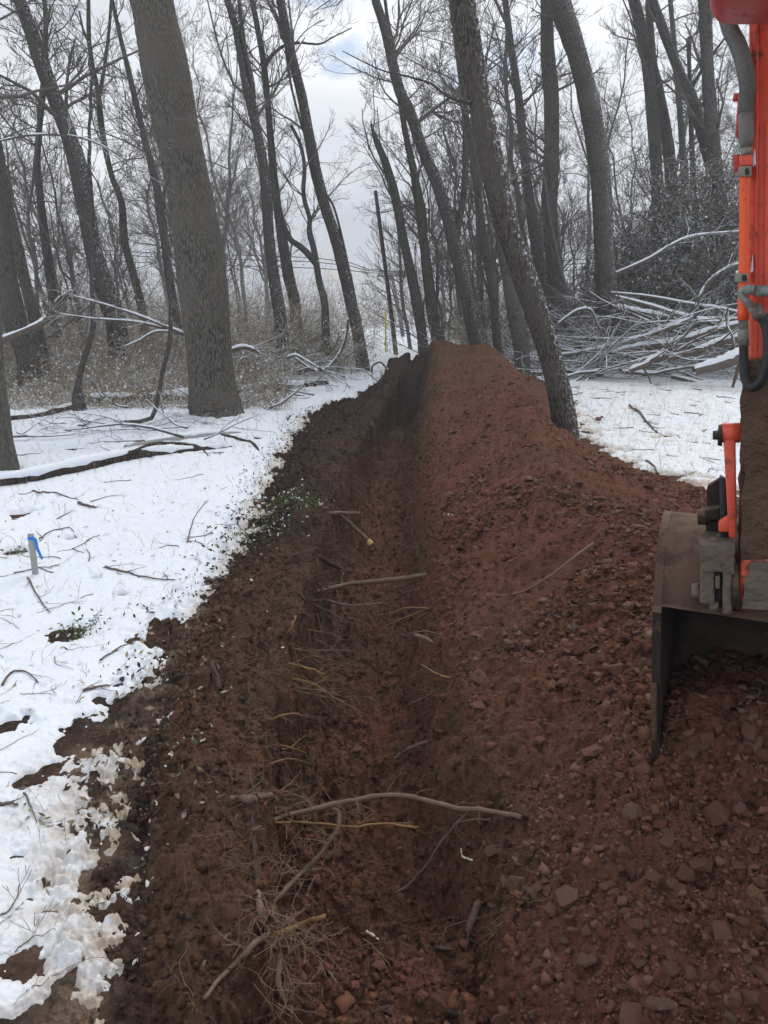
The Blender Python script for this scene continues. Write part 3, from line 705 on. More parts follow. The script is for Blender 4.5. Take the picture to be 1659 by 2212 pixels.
# ------------------------------------------------------------------ undergrowth, far brush, thicket (nobody could count these)
def leaf_faces(C, size):
    n = len(C); a = rng.normal(size=(n, 3)); a /= np.linalg.norm(a, axis=1, keepdims=True)
    b = np.cross(a, rng.normal(size=(n, 3))); b /= np.linalg.norm(b, axis=1, keepdims=True)
    s = (size * rng.uniform(.5, 1.4, n))[:, None]
    V = np.stack([C - a * s, C + b * s * .45, C + a * s, C - b * s * .45], 1).reshape(-1, 3)
    return V, np.arange(4 * n).reshape(n, 4)
def thicket(name, label, n, sample, hfun, mats, leaves=2, leafsize=.03, flecks=.3, sub=3, r=(.004, .011), cat='undergrowth'):
    lines = []; LC = []
    for i in range(n):
        x, y = sample(); h = hfun(x, y) * random.uniform(.45, 1.1)
        if h < .1: continue
        z = float(land(np.array([x]), np.array([y]))[0]); L_ = h * random.uniform(1., 1.5)
        az = random.uniform(0, 6.28); tilt = random.uniform(.1, 1.1)
        out = []; grow(out, np.array([x, y, z - .03]), (math.cos(az) * tilt, math.sin(az) * tilt, 1), L_, random.uniform(*r), 0, 1, (sub,), random.uniform(-1.1, .1), .2, .8, 5, .0035)
        for P, R, l in out:
            P[:, 2] = np.maximum(P[:, 2], z + .02); lines.append((P, R))
            for k in range(leaves):
                LC.append(P[random.randint(1, len(P) - 1)] + rng.normal(0, .04, 3))
    V, Fc = tubes(lines, 3); parts = [V]; faces = [Fc]; mi = [np.zeros(len(Fc))]
    if LC:
        LC = np.array(LC); LV, LF = leaf_faces(LC, leafsize); parts.append(LV); faces.append(LF + len(V))
        mi.append(np.where(rng.random(len(LF)) < flecks, 2, 1))
    o = link(name, new_mesh(name, np.concatenate(parts), np.concatenate(faces), mats, np.concatenate(mi), smooth=False))
    tag(o, label, cat, kind='stuff'); return o
def samp_left():
    while True:
        u = random.uniform(-220, 780); y = random.uniform(16.5, 30)
        if u > 620 and y < 24: continue
        if u > 735: continue
        return (u - CX) / F * y, y
BT, LF_, FK = M['brush_twig'], M['leaf'], M['fleck']
thicket('undergrowth', 'tangled brown undergrowth dusted with snow beyond the logs on the left', 7600, samp_left, lambda x, y: .3 + 2.5 * sstep(16.5, 24, y) * (.7 + .6 * perlin(np.array([x * .3]), np.array([y * .3]))[0]), [BT, LF_, FK], 3, .032, .28)
def samp_right():
    u = random.uniform(980, 1750); y = random.uniform(26.5, 38); return (u - CX) / F * y, y
thicket('undergrowth', 'grey-brown brush behind the heaped branches on the right', 1500, samp_right, lambda x, y: 1.2 + 1.8 * sstep(26, 32, y), [BT, LF_, FK], 2, .03, .3)
def samp_far():
    u = random.uniform(-300, 1900); y = random.uniform(58, 76); return (u - CX) / F * y, y
thicket('far_brush', 'low grey brush closing the view beyond the far snowy clearing', 2600, samp_far, lambda x, y: 3.6, [BT, LF_, FK], 2, .07, .12, 4, (.012, .02))
def samp_mid():
    while True:
        u = random.uniform(900, 1250); y = random.uniform(28, 50)
        if u < 1010 and y < 44: continue
        return (u - CX) / F * y, y
thicket('undergrowth', 'pale leafless brush between the tree trunks behind the spoil heap', 900, samp_mid, lambda x, y: 1.6, [BT, M['leaf_yellow'], FK], 2, .035, .3)
def samp_ys():
    a = random.gauss(0, .9); b = random.gauss(0, .8); p = at_y(665, 690, 26); return p[0] + a, 26 + b
thicket('shrub', 'yellow-green leafy shrub left of the streaked leaning tree', 260, samp_ys, lambda x, y: 1.5, [BT, M['leaf_yellow'], FK], 7, .035, .25, 5, cat='shrub')
def samp_ys2():
    return at_y(1040, 690, 27.5)[0] + random.gauss(0, .5), 27.5 + random.gauss(0, .5)
thicket('shrub', 'small yellow-green shrub behind the spoil heap crest', 110, samp_ys2, lambda x, y: 2.0, [BT, M['leaf_yellow'], FK], 6, .035, .25, 5, cat='shrub')

def vine_mass(name, label, cx, cy, rx, ry, hz, n, nl):
    lines = []; lc = []
    for i in range(n):
        a = random.uniform(0, 6.28); rr = math.sqrt(random.random()); x = cx + rx * rr * math.cos(a); y = cy + ry * rr * math.sin(a)
        top = hz * (1 - .75 * rr ** 2.2) * (1 + .25 * float(perlin(np.array([x * .7]), np.array([y * .7]))[0])); z = random.uniform(0, 1) ** .8 * top
        out = []; grow(out, np.array([x, y, z]), rng.normal(size=3) + [0, 0, .4], random.uniform(.6, 1.8), random.uniform(.006, .016), 0, 1, (3,), -.5, .3, .8, 5, .005)
        for P, R, l in out:
            P[:, 2] = np.maximum(P[:, 2], .03); lines.append((P, R))
            for q in range(nl): lc.append(P[random.randint(0, len(P) - 1)] + rng.normal(0, .09, 3))
    V, Fc = tubes(lines, 3); LC = np.array(lc); LC[:, 2] = np.maximum(LC[:, 2], .05); LV, LFc = leaf_faces(LC, .05)
    mi = np.concatenate([np.zeros(len(Fc)), np.where(rng.random(len(LFc)) < .075, 2, np.where(rng.random(len(LFc)) < .3, 3, 1))])
    o = link(name, new_mesh(name, np.concatenate([V, LV]), np.concatenate([Fc, LFc + len(V)]), [M['twig_snow'], M['leaf_dark'], FK, M['leaf_olive']], mi, smooth=False))
    tag(o, label, 'thicket', kind='stuff')
vine_mass('vine_thicket', 'tall dark olive thicket of vines behind the brush pile next to the machine', 12.4, 30.0, 5.2, 2.2, 7.2, 5200, 6)

# ------------------------------------------------------------------ fallen logs and branches with snow on them
def snow_cap(P, R, k=.8, lift=.55, gaps=.25, sides=6, thick=1.):
    """Snow lying along the top of a limb; broken by gaps."""
    n = len(P); out = []; start = 0
    m = perlin(np.arange(n) * .45 + random.uniform(0, 90), np.zeros(n)) > -.35 + gaps * .6
    i = 0
    while i < n:
        if m[i]:
            j = i
            while j + 1 < n and m[j + 1]: j += 1
            if j - i >= 2:
                A = P[i:j + 1].copy(); B = R[i:j + 1].copy() * k
                A[:, 2] += R[i:j + 1] * lift + .012 * thick
                w = np.sin(np.linspace(0.25, math.pi - .25, len(B))) ** .4; out.append((A, B * w * (1 + .15 * rng.normal(size=len(B)))))
            i = j + 1
        else: i += 1
    return out
def log_obj(name, label, pts, mat, cat='log', zs=None, sub=None, sides=12, capk=.8, gaps=.1, group=None, cuts=None, thick=1.):
    """pts: (u, v, width, z)"""
    P = np.array([at_z(u, v, z) for u, v, w, z in pts]); R = np.array([w / 2 / F * depth_of(p) for (u, v, w, z), p in zip(pts, P)])
    n = 6 * len(pts); Q = spline(P, n); RQ = np.maximum(np.interp(np.linspace(0, len(R) - 1, n), np.arange(len(R)), R), .004)
    return log_world(name, label, Q, RQ, mat, cat, sub, sides, capk, gaps, group, thick)
def log_world(name, label, Q, RQ, mat, cat='log', sub=None, sides=12, capk=.8, gaps=.1, group=None, thick=1.):
    O = Q[0].copy(); Q = Q - O
    V, Fc = tubes([(Q, RQ)], sides, cap=True)
    C = np.repeat(Q, sides, 0); V = C + (V - C) * (1 + .16 * perlin(V[:, 0] * 5 + V[:, 2] * 3, V[:, 1] * 5)[:, None])
    o = link(name, new_mesh(name, V, Fc, mat), None, O); tag(o, label, cat, group)
    if sub: 
        V, Fc = tubes(sub, 4); tag(link('twigs', new_mesh('twigs', V - O, Fc, M['wood_snow']), o), kind='stuff')
    caps = snow_cap(Q, RQ, capk, .55, gaps, 8, thick)
    if caps: tag(link('snow_cap', new_mesh('snow_cap', *tubes(caps, 8, cap=True), M['fleck']), o), kind='stuff')
    return o
log_obj('fallen_log', 'long rotten log capped with snow lying across the snowy ground at far left', [(-60, 1048, 22, .10), (60, 1032, 24, .10), (180, 1006, 26, .11), (290, 984, 24, .10), (400, 975, 17, .07), (500, 966, 8, .04)], M['log'], capk=1.0, gaps=.1)
log_obj('fallen_log', 'snow-capped log lying behind the first one left of the massive tree', [(180, 862, 16, .12), (280, 862, 20, .14), (380, 858, 22, .14), (470, 850, 22, .13), (600, 838, 18, .12), (705, 828, 12, .1)], M['log'], capk=.95, gaps=.25)
log_obj('fallen_log', 'split weathered log beside the foot of the massive tree', [(270, 965, 10, .06), (360, 952, 14, .08), (440, 940, 12, .07), (520, 935, 6, .05)], M['stake'], capk=.8, gaps=.5)
log_obj('fallen_log', 'short dark log half buried in snow left of the long rotten log', [(10, 905, 8, .06), (90, 895, 14, .08), (160, 878, 14, .08)], M['log'], gaps=.2)
log_obj('fallen_log', 'small snow-covered log far behind the slanting brown tree', [(40, 798, 10, .15), (110, 785, 12, .15), (200, 780, 8, .12)], M['log'], gaps=.0)
log_obj('fallen_branch', 'dark forked branch pieces splayed out right of the long rotten log', [(480, 940, 8, .05), (540, 955, 8, .05), (560, 975, 4, .04)], M['log'], 'branch', gaps=.6)
log_obj('fallen_branch', 'bent brown branch lying from the log towards the trench', [(290, 975, 8, .2), (340, 958, 8, .12), (420, 962, 6, .08), (450, 985, 3, .04)], M['log'], 'branch', gaps=.5)
def air_branch(label, pts, y, name='fallen_branch', mat='wood_snow', capk=.75, gaps=.1, subs=6, slen=.9, y2=None):
    P = np.array([at_y(u, v, y + (0 if y2 is None else (y2 - y) * i / (len(pts) - 1))) for i, (u, v, w) in enumerate(pts)])
    R = np.array([w / 2 / F * depth_of(p) for (u, v, w), p in zip(pts, P)])
    n = 6 * len(pts); Q = spline(P, n); RQ = np.maximum(np.interp(np.linspace(0, len(R) - 1, n), np.arange(len(R)), R), .004)
    out = []
    for i in range(subs):
        j = random.randint(n // 3, n - 1); d = Q[min(j + 1, n - 1)] - Q[j - 1]; d /= np.linalg.norm(d) + 1e-9
        grow(out, Q[j], d + rng.normal(0, .5, 3), slen * random.uniform(.4, 1.2), RQ[j] * .4, 1, 2, (0, 3), .1, .15, .7, 5, .004)
    return log_world(name, label, Q, RQ, M[mat], 'branch', [(p, r) for p, r, l in out], 7, capk, gaps)
air_branch('thick snow-covered dead branch slanting up at the far left', [(-30, 748, 17), (60, 712, 15), (100, 690, 13), (125, 650, 9), (155, 628, 5)], 16.5)
air_branch('snowy side fork of the slanting dead branch at far left', [(88, 700, 10), (120, 668, 9), (150, 632, 4)], 16.8, subs=2)
air_branch('upper long snowy branch running down to the massive tree', [(400, 722, 9), (350, 702, 7), (300, 682, 6), (240, 662, 5), (160, 640, 3)], 15.9)
air_branch('middle snowy branch running left from the massive tree', [(400, 722, 9), (340, 705, 7), (280, 694, 5), (200, 688, 3), (130, 678, 2)], 16.1)
air_branch('lowest snowy branch sagging left from the massive tree', [(400, 722, 6), (340, 716, 5), (300, 736, 4), (265, 750, 2)], 16.)
air_branch('snowy broken limb on the ground right of the massive tree', [(495, 758, 12), (530, 750, 10), (560, 762, 6)], 19.)
air_branch('arching snowy twig reaching over the left undergrowth', [(0, 305, 3), (60, 293, 4), (130, 292, 4), (180, 300, 3.5), (230, 320, 3), (270, 345, 2)], 14.5, subs=12, gaps=.3, mat='bark_pale')
air_branch('curved snowy branch sweeping down behind the streaked leaning tree', [(752, 690, 5), (745, 740, 6), (715, 788, 6), (680, 800, 5), (640, 775, 5), (620, 762, 4)], 21.)
air_branch('forked snowy branch on the ground left of the curved one', [(622, 772, 7), (640, 768, 6), (670, 785, 6), (700, 800, 5)], 20.)
air_branch('looped pale branch at the edge of the dark soil bank', [(838, 800, 4), (822, 782, 5), (805, 790, 5), (803, 805, 4)], 18.5, subs=1)
for i, (lab, pts, yy) in enumerate([
    ('long snowy limb arching high over the brush pile', [(1330, 590, 6), (1400, 560, 7), (1450, 530, 7), (1500, 510, 6), (1600, 500, 4)], 25.),
    ('bowed snowy limb rising steeply from the brush pile', [(1470, 740, 10), (1498, 700, 9), (1505, 660, 8), (1530, 610, 8), (1580, 575, 6), (1640, 565, 4)], 24.),
    ('bent snowy branch poking up left of the brush pile', [(1205, 700, 5), (1245, 672, 7), (1275, 670, 6), (1290, 700, 5), (1300, 720, 4)], 24.),
    ('straight snowy pole running right across the top of the heap', [(1330, 640, 5), (1400, 660, 9), (1480, 685, 11), (1560, 700, 11), (1650, 708, 10)], 24.5),
    ('upper thin snowy pole running right over the heap', [(1320, 632, 4), (1400, 640, 5), (1480, 655, 6), (1560, 668, 7), (1650, 690, 7)], 25.),
    ('thick dark limb jutting from the thick bent tree into the heap', [(1330, 665, 16), (1400, 680, 16), (1470, 690, 12), (1560, 690, 8), (1640, 690, 6)], 26.),
    ('long snowy limb rising from the log end to the heap', [(1200, 770, 8), (1290, 755, 12), (1370, 735, 15), (1430, 715, 15), (1490, 690, 10)], 23.5),
    ('snowy log leaning along the foot of the heap', [(1290, 770, 16), (1380, 750, 18), (1450, 742, 17), (1540, 715, 16), (1640, 690, 14)], 23.5),
    ('short fat log pointing at the viewer at the foot of the heap', [(1360, 800, 10), (1400, 785, 16), (1440, 765, 19)], 21.5),
    ('thick snow-loaded log end beside the machine arm', [(1500, 800, 20), (1560, 785, 26), (1620, 760, 28), (1700, 735, 28)], 20.5),
    ('mid-sized snowy log slanting up behind the fat log', [(1440, 775, 10), (1500, 760, 14), (1570, 735, 16), (1650, 722, 16)], 22.)]):
    air_branch(lab, pts, yy, 'log' if 'log' in lab.split()[:5] else 'snowy_limb', capk=.85, gaps=.0, subs=10, slen=1.3)
log_obj('fallen_log', 'sawn snow-capped log lying behind the foot of the leaning snow-flecked tree', [(1085, 778, 22, .2), (1150, 775, 24, .22), (1250, 770, 26, .22), (1330, 762, 26, .25), (1370, 755, 24, .25)], M['log'], capk=.9, gaps=.0)
log_obj('fallen_log', 'broken snowy limb pieces just in front of the heap', [(1290, 798, 8, .1), (1340, 785, 12, .15), (1395, 775, 12, .2)], M['log'], gaps=.0)
# many more branches of the heap
for i in range(190):
    u = random.uniform(1150, 1720); y = random.uniform(22, 27.5); zt = random.uniform(.1, 1.0) * (.4 + 1.9 * sstep(1200, 1480, u))
    x = (u - CX) / F * y; p = np.array([x, y, zt * random.uniform(.3, 1)])
    az = random.choice([0, math.pi]) + random.gauss(.12, .5); d = (math.cos(az), math.sin(az) * .6, random.gauss(-.05, .16))
    L_ = random.uniform(1.2, 4.5); r = random.choice([.009, .012, .012, .018, .018, .025, .035, .05, .07])
    out = []; grow(out, p, d, L_, r, 0, 2, (5, 3), .02, .10, .6, 9, .006)
    for P, R, l in out: P[:, 2] = np.maximum(P[:, 2], .04)
    main = out[0]; sub = [(P, R) for P, R, l in out[1:]]
    bw = 'on the low left end of the brush pile' if u < 1330 else 'in the top of the brush pile' if p[2] > 1.0 else 'at the foot of the brush pile'
    log_world('snowy_branch', 'snow-covered branch tangled ' + bw, main[0], main[1], M['wood_snow'], 'branch', sub, 6, .8, -.3, 'snow-covered branches ' + bw, .6)
# left mid-ground twiggy slash
for i in range(30):
    u = random.uniform(480, 790); y = random.uniform(19.5, 23.5); x = (u - CX) / F * y
    if u > 730 and y < 21: continue
    p = np.array([x, y, random.uniform(.1, .6)]); az = random.uniform(0, 6.28)
    out = []; grow(out, p, (math.cos(az), math.sin(az) * .5, random.gauss(0, .25)), random.uniform(.8, 2.), random.uniform(.01, .03), 0, 2, (5, 3), -.1, .22, .7, 7, .006)
    for P, R, l in out: P[:, 2] = np.maximum(P[:, 2], .05)
    log_world('snowy_branch', 'snowy tangled branch on the ground between the massive tree and the trench end', out[0][0], out[0][1], M['wood_snow'], 'branch', [(P, R) for P, R, l in out[1:]], 6, .8, -.2, 'snowy branches on the ground left of the trench end', .6)

for i in range(46):
    u = random.uniform(-120, 700); y = random.uniform(12.2, 19); x = (u - CX) / F * y
    if x > float(np.interp(y, LA[:, 1], LA[:, 0])) - .5: continue
    p = np.array([x, y, ground_z(x, y) + random.uniform(.02, .10)]); az = random.gauss(0, .5) + random.choice([0, math.pi])
    out = []; grow(out, p, (math.cos(az), math.sin(az), random.gauss(.02, .08)), random.uniform(.5, 1.9), random.uniform(.006, .03), 0, 2, (4, 2), -.02, .16, .7, 7, .004)
    for P, R, l in out: P[:, 2] = np.maximum(P[:, 2], p[2] - .03)
    log_world('snowy_branch', 'broken branch lying in the snow near the logs on the left', out[0][0], out[0][1], M['wood_snow'], 'branch', [(P, R) for P, R, l in out[1:]], 6, .8, -.1, 'broken branches in the snow near the logs', .5)
# ------------------------------------------------------------------ poles, wires, marker
def pole(label, base, top, w, y, mat, arm=False):
    b = at_y(*base, y); t = at_y(*top, y); b[2] = 0
    root = empty('utility_pole', b); tag(root, label, 'utility pole')
    r = w / 2 / F * y
    tube_obj('post', [(np.array([[0, 0, -.2], *( (t - b) * k for k in (.25, .5, .75, 1.))]), np.array([r * 1.15, r * 1.1, r, r * .95, r * .85]))], mat, 10, root, cap=True)
    if arm:
        c = (t - b) * .985
        V, Fc = tubes([(np.array([c + [-.9, -.12, -.05], c + [.9, -.12, -.05]]), np.array([.06, .06]))], 4, cap=True); link('crossarm', new_mesh('crossarm', V, Fc, mat), root)
        for s in (-.75, -.35, .35, .75):
            tube_obj('insulator', [(np.array([c + [s, -.12, 0], c + [s, -.12, .12], c + [s, -.12, .2]]), np.array([.035, .05, .02]))], M['steel'], 6, root, cap=True)
    return root
pole('dark leaning utility pole in front of the far snowy clearing', (857, 742), (811, 412), 8.5, 33., M['pole'])
pole('pale grey utility pole with a crossarm behind the dark pole', (872, 728), (846, 592), 8, 48., M['pole_grey'], True)
def wire(label, pts, y):
    P = spline([at_y(u, v, y) for u, v in pts], 14); o = tube_obj('power_line', [(P, np.full(14, .022))], M['cable'], 4); tag(o, label, 'wire', 'power lines beyond the wood')
for k, dv in enumerate((0, 9, 22)):
    wire(['topmost power line crossing behind the trees', 'middle power line crossing behind the trees', 'lowest power line crossing behind the trees'][k], [(-100, 520 + dv), (300, 545 + dv), (700, 558 + dv), (846, 592 - 5 + dv * .2), (1200, 565 + dv), (1750, 520 + dv)], 48.)
mk = at_y(833, 742, 34); mk[2] = 0
o = tube_obj('marker_post', [(np.array([[0, 0, -.1], [0, 0, .6], [0, 0, 1.3]]), np.array([.035, .035, .03]))], M['yellow'], 8, None, True, mk)
tt_ = at_y(831, 672, 34)[2]; o.scale = (1, 1, tt_ / 1.3); tag(o, 'thin yellow marker post on the far snowy clearing', 'marker post')

# ------------------------------------------------------------------ survey stake with ribbon
def box(name, x0, x1, y0, y1, z0, z1, mat, parent=None, bev=0., mw=None, seg=2):
    V = np.array([[x, y, z] for z in (z0, z1) for y in (y0, y1) for x in (x0, x1)], float)
    Fc = np.array([[0, 2, 3, 1], [4, 5, 7, 6], [0, 1, 5, 4], [2, 6, 7, 3], [0, 4, 6, 2], [1, 3, 7, 5]])
    me = new_mesh(name, V, Fc, mat, smooth=False); o = link(name, me, parent)
    if bev:
        m = o.modifiers.new('bevel', 'BEVEL'); m.width = bev; m.segments = seg
    if mw is not None: o.matrix_local = mw
    return o
sb = at_z(77, 1243, .04)
st = empty('survey_stake', sb); tag(st, 'grey wooden survey stake with a blue ribbon standing in the snow', 'stake')
dp = depth_of(sb); k_ = dp / F
top = at_y(66, 1153, sb[1]) - sb; ln = np.linalg.norm(top)
tilt = math.atan2(top[0], top[2])
o = box('post', -.0245, .0245, -.012, .012, -.15, ln, M['stake'], st, .003); o.rotation_euler = (0, tilt, 0)
P = np.array([[.0, -.016, ln - .04], [.03, -.02, ln - .035], [.045, -.02, ln - .06], [.05, -.02, ln - .12], [.065, -.02, ln - .17], [.085, -.022, ln - .225]])
P = spline(P, 12); wd = np.interp(np.linspace(0, 1, 12), [0, .3, 1], [.016, .017, .012])
V = []; 
for p, w in zip(P, wd): V += [[p[0] - w, p[1], p[2] - .002], [p[0], p[1] - .007, p[2]], [p[0] + w, p[1], p[2] + .006], [p[0], p[1] + .003, p[2]]]
Fr = []
for i in range(11):
    for j in range(4): Fr.append([i * 4 + j, i * 4 + (j + 1) % 4, i * 4 + 4 + (j + 1) % 4, i * 4 + 4 + j])
o = link('ribbon', new_mesh('ribbon', V, Fr, M['ribbon']), st); o.rotation_euler = (0, tilt, 0)
o = box('ribbon_wrap', -.0265, .0265, -.014, .014, ln - .055, ln - .025, M['ribbon'], st, .002); o.rotation_euler = (0, tilt, 0)

# ------------------------------------------------------------------ roots across the trench
def root_obj(label, pts, mat='root', group=None, broken=None, subs=8, name='root', n=5):
    P = np.array([near_surface(u, v, z, w / 2 / F * 4 * .8) for u, v, z, w in pts]); R = np.array([w * 1.2 / 2 / F * depth_of(p) for (u, v, z, w), p in zip(pts, P)])
    m = n * len(pts); Q = spline(P, m); RQ = np.interp(np.linspace(0, len(R) - 1, m), np.arange(len(R)), R)
    Q += np.cumsum(rng.normal(0, .0022, Q.shape), 0); RQ = RQ * (1 + .10 * rng.normal(size=m)); O = Q[0].copy(); Q = Q - O
    V, Fc = tubes([(Q, RQ)], 8, True); o = link(name, new_mesh(name, V, Fc, M[mat]), None, O); tag(o, label, 'root', group)
    out = []
    for i in range(subs):
        j = random.randint(1, m - 2); d = Q[j + 1] - Q[j]; d /= np.linalg.norm(d) + 1e-9
        grow(out, Q[j], d + rng.normal(0, .7, 3), random.uniform(.08, .28), RQ[j] * .3, 1, 2, (0, 3), -.3, .25, .8, 6, .0012)
    if out: tag(link('rootlets', new_mesh('rootlets', *tubes([(a, b) for a, b, l in out], 3), M[mat]), o), kind='stuff')
    if broken: 
        q = Q[-5:]; link('torn_end', new_mesh('torn_end', *tubes([(q, RQ[-5:] * 1.06 * np.array([.9, 1, 1.05, 1, .35]))], 8, True), M[broken]), o)
    return o
R_ = root_obj
R_('long arched root bridging the trench in the foreground', [(545, 1792, -.28, 8), (610, 1760, -.22, 8), (700, 1738, -.18, 9), (780, 1720, -.14, 9), (840, 1712, -.12, 9), (900, 1716, -.1, 9), (980, 1736, -.08, 9), (1040, 1742, -.05, 9), (1122, 1758, .0, 10)])
R_('thin tan root running level below the long arched root', [(560, 1773, -.35, 4), (680, 1773, -.33, 4), (760, 1779, -.32, 4), (820, 1775, -.32, 4), (898, 1781, -.34, 4)], 'root_tan')
R_('looping root curving down from the arched root to the root cluster', [(700, 1738, -.18, 6), (732, 1752, -.22, 8), (728, 1790, -.26, 8), (690, 1850, -.33, 8), (640, 1900, -.36, 9), (590, 1950, -.36, 10), (500, 2020, -.3, 9), (450, 2065, -.24, 8), (415, 2140, -.12, 5)])
R_('thick root slanting to the lower left of the root cluster', [(588, 1960, -.38, 11), (580, 2010, -.38, 11), (540, 2050, -.34, 10), (490, 2105, -.24, 9), (440, 2170, -.1, 7)])
R_('stout downward root at the bottom of the root cluster', [(585, 2020, -.42, 12), (603, 2055, -.45, 13), (605, 2110, -.46, 13), (618, 2150, -.46, 10), (635, 2185, -.45, 5)])
R_('tan barked broken root sticking right from the root cluster', [(590, 2018, -.4, 8), (640, 2000, -.36, 10), (680, 1986, -.33, 9), (708, 1976, -.32, 9)], 'root_tan', subs=2)
R_('vertical root hanging down the left trench wall', [(540, 1720, -.1, 13), (546, 1790, -.2, 10), (550, 1860, -.28, 9), (560, 1930, -.36, 9), (580, 1990, -.4, 10)], 'root_dark', subs=8)
R_('hairy root bundle at the middle of the root cluster', [(556, 1880, -.3, 6), (562, 1940, -.34, 12), (572, 1990, -.38, 14), (590, 2040, -.42, 9)], 'root', subs=9)
R_('stub of a cut root in the left bank above the cluster', [(470, 1722, .0, 8), (510, 1724, -.02, 14), (545, 1722, -.05, 16), (610, 1705, -.15, 6)], 'root')
R_('thin root pointing right out of the left bank beside the stub', [(545, 1728, -.1, 7), (590, 1728, -.15, 6), (640, 1736, -.2, 4)], 'root_dark')
R_('slanting thin root hanging from the right bank to the trench floor', [(1010, 1755, -.1, 5), (960, 1810, -.3, 5), (910, 1885, -.5, 4), (870, 1925, -.6, 4), (820, 1942, -.7, 3)])
R_('short thick yellow-splintered root in the right bank', [(1040, 1945, -.38, 12), (1028, 1975, -.42, 16), (1022, 2010, -.48, 14), (1026, 2040, -.54, 8)], 'root', broken='root_wood', subs=5)
R_('curved grey root low on the right trench wall', [(840, 1652, -.6, 5), (862, 1628, -.55, 7), (900, 1606, -.42, 7), (972, 1584, -.2, 6)])
R_('long straight root spanning the middle of the trench', [(676, 1278, -.2, 6), (740, 1263, -.2, 8), (800, 1255, -.18, 8), (860, 1247, -.12, 9), (925, 1236, -.02, 9)])
R_('snapped root with a bright yellow end pointing into the trench', [(722, 1105, -.02, 8), (755, 1130, -.15, 8), (785, 1158, -.3, 9), (808, 1182, -.42, 11)], 'root', broken='root_wood', subs=1)
R_('grey root jutting level from the left bank above the yellow-ended one', [(690, 1108, .06, 7), (735, 1108, .03, 7), (778, 1110, .0, 6)], subs=1)
R_('forked thin root below the long straight root', [(690, 1290, -.2, 6), (740, 1306, -.28, 5), (785, 1308, -.3, 5), (832, 1302, -.32, 4)])
R_('dark thick root on top of the left bank', [(688, 1200, .05, 8), (712, 1215, -.05, 9), (732, 1226, -.15, 8)], 'root_dark')
R_('long bare root trailing over the red spoil slope', [(1070, 1285, .22, 3), (1130, 1278, .3, 4), (1200, 1238, .45, 4), (1283, 1172, .62, 5)], 'root', subs=2)
R_('orange-torn root end poking from the left bank', [(640, 1330, -.02, 5), (632, 1350, -.04, 8), (628, 1376, -.06, 9)], 'root_tan', broken='root_wood', subs=3)
R_('straight twiggy root leaning on the left bank below the orange end', [(612, 1430, .0, 4), (660, 1440, -.1, 4), (700, 1455, -.2, 3)], 'root_tan')
R_('dark club-shaped root on the left bank', [(458, 1430, .14, 8), (466, 1460, .13, 11), (474, 1490, .12, 8)], 'root_dark', subs=1)
R_('slim root curving down the right wall in mid trench', [(895, 1372, -.1, 7), (925, 1380, -.04, 7), (935, 1392, .0, 4)], subs=1)
R_('twisted root sticking out of the right wall below the spoil', [(880, 1525, -.5, 4), (912, 1508, -.35, 4), (940, 1490, -.2, 4)])
R_('brown root across the mound at the bottom of the picture', [(800, 2190, -.38, 12), (870, 2178, -.36, 13), (960, 2188, -.32, 12), (1010, 2200, -.3, 6)], 'root_dark', subs=3)
R_('slim root leaning down the lower left wall', [(660, 2050, -.6, 5), (705, 2080, -.66, 6), (745, 2150, -.7, 4)], 'root')
# small roots out of both walls
for i in range(110):
    y = 3.2 + 10 * random.random() ** 1.3; a = np.array([y]); XS = SX(y); left = random.random() < .62
    x = XS[2] + random.uniform(-.03, .12) if left else XS[5] - random.uniform(0, .2)
    z = random.uniform(-.42, .0) if left else random.uniform(-.35, -.05)
    d = np.array([1. if left else -1., random.gauss(-.15, .5), random.gauss(-.15, .3)])
    out = []; grow(out, np.array([x - (.08 if left else -.08), y, z]), d, random.uniform(.2, .65) * (.55 if y < 4.6 else 1), random.uniform(.0035, .010), 0, 2, (3, 2), -.25, .16, .55, 7, .0014)
    O = out[0][0][0].copy()
    o = link('root', new_mesh('root', *tubes([(out[0][0] - O, out[0][1])], 5), M[random.choice(['root', 'root', 'root_dark', 'root_tan'])]), None, O)
    tag(o, 'thin root sticking out of the left trench wall' if left else 'thin root sticking out of the right trench wall', 'root', 'thin roots in the left trench wall' if left else 'thin roots in the right trench wall')
    tag(link('rootlets', new_mesh('rootlets', *tubes([(p - O, r) for p, r, l in out[1:]], 3), M['root']), o), kind='stuff')
hl = []
for i in range(110):
    u, v = random.choice([(random.gauss(575, 30), random.gauss(1990, 50)), (random.gauss(600, 60), random.gauss(2040, 60)), (random.gauss(640, 70), random.gauss(1780, 50))]); p = near_surface(u, v, 0., .03)
    out = []; grow(out, p, (random.gauss(.2, .7), random.gauss(-.3, .6), random.gauss(-.1, .4)), random.uniform(.06, .26), .0020, 0, 1, (2,), -.3, .28, .6, 5, .0012)
    hl += [(p_, r) for p_, r, l in out]
tag(tube_obj('fine_rootlets', hl, M['root_pale'], 3), 'tangle of fine pale roots around the root cluster at lower left', 'rootlets', kind='stuff')
hl = []
for i in range(1700):
    y = 2.6 + 14 * random.random() ** 1.5; XS = SX(y)
    left = random.random() < .7
    x = (XS[2] + random.gauss(.0, .18)) if left else XS[5] + random.gauss(-.02, .12)
    z0 = ground_z(x, y); d = np.array([random.uniform(.1, 1.) * (1 if left else -1), random.gauss(0, .6), random.gauss(-.1, .5)])
    out = []; grow(out, np.array([x, y, z0 + random.uniform(-.01, .03)]), d, random.uniform(.05, .2), .0015, 0, 1, (1,), -.4, .3, .6, 4, .0010)
    hl += [(p, r) for p, r, l in out]
o = tube_obj('fine_rootlets', hl, M['root'], 3); tag(o, 'fine hair roots hanging from both banks of the trench', 'rootlets', kind='stuff')
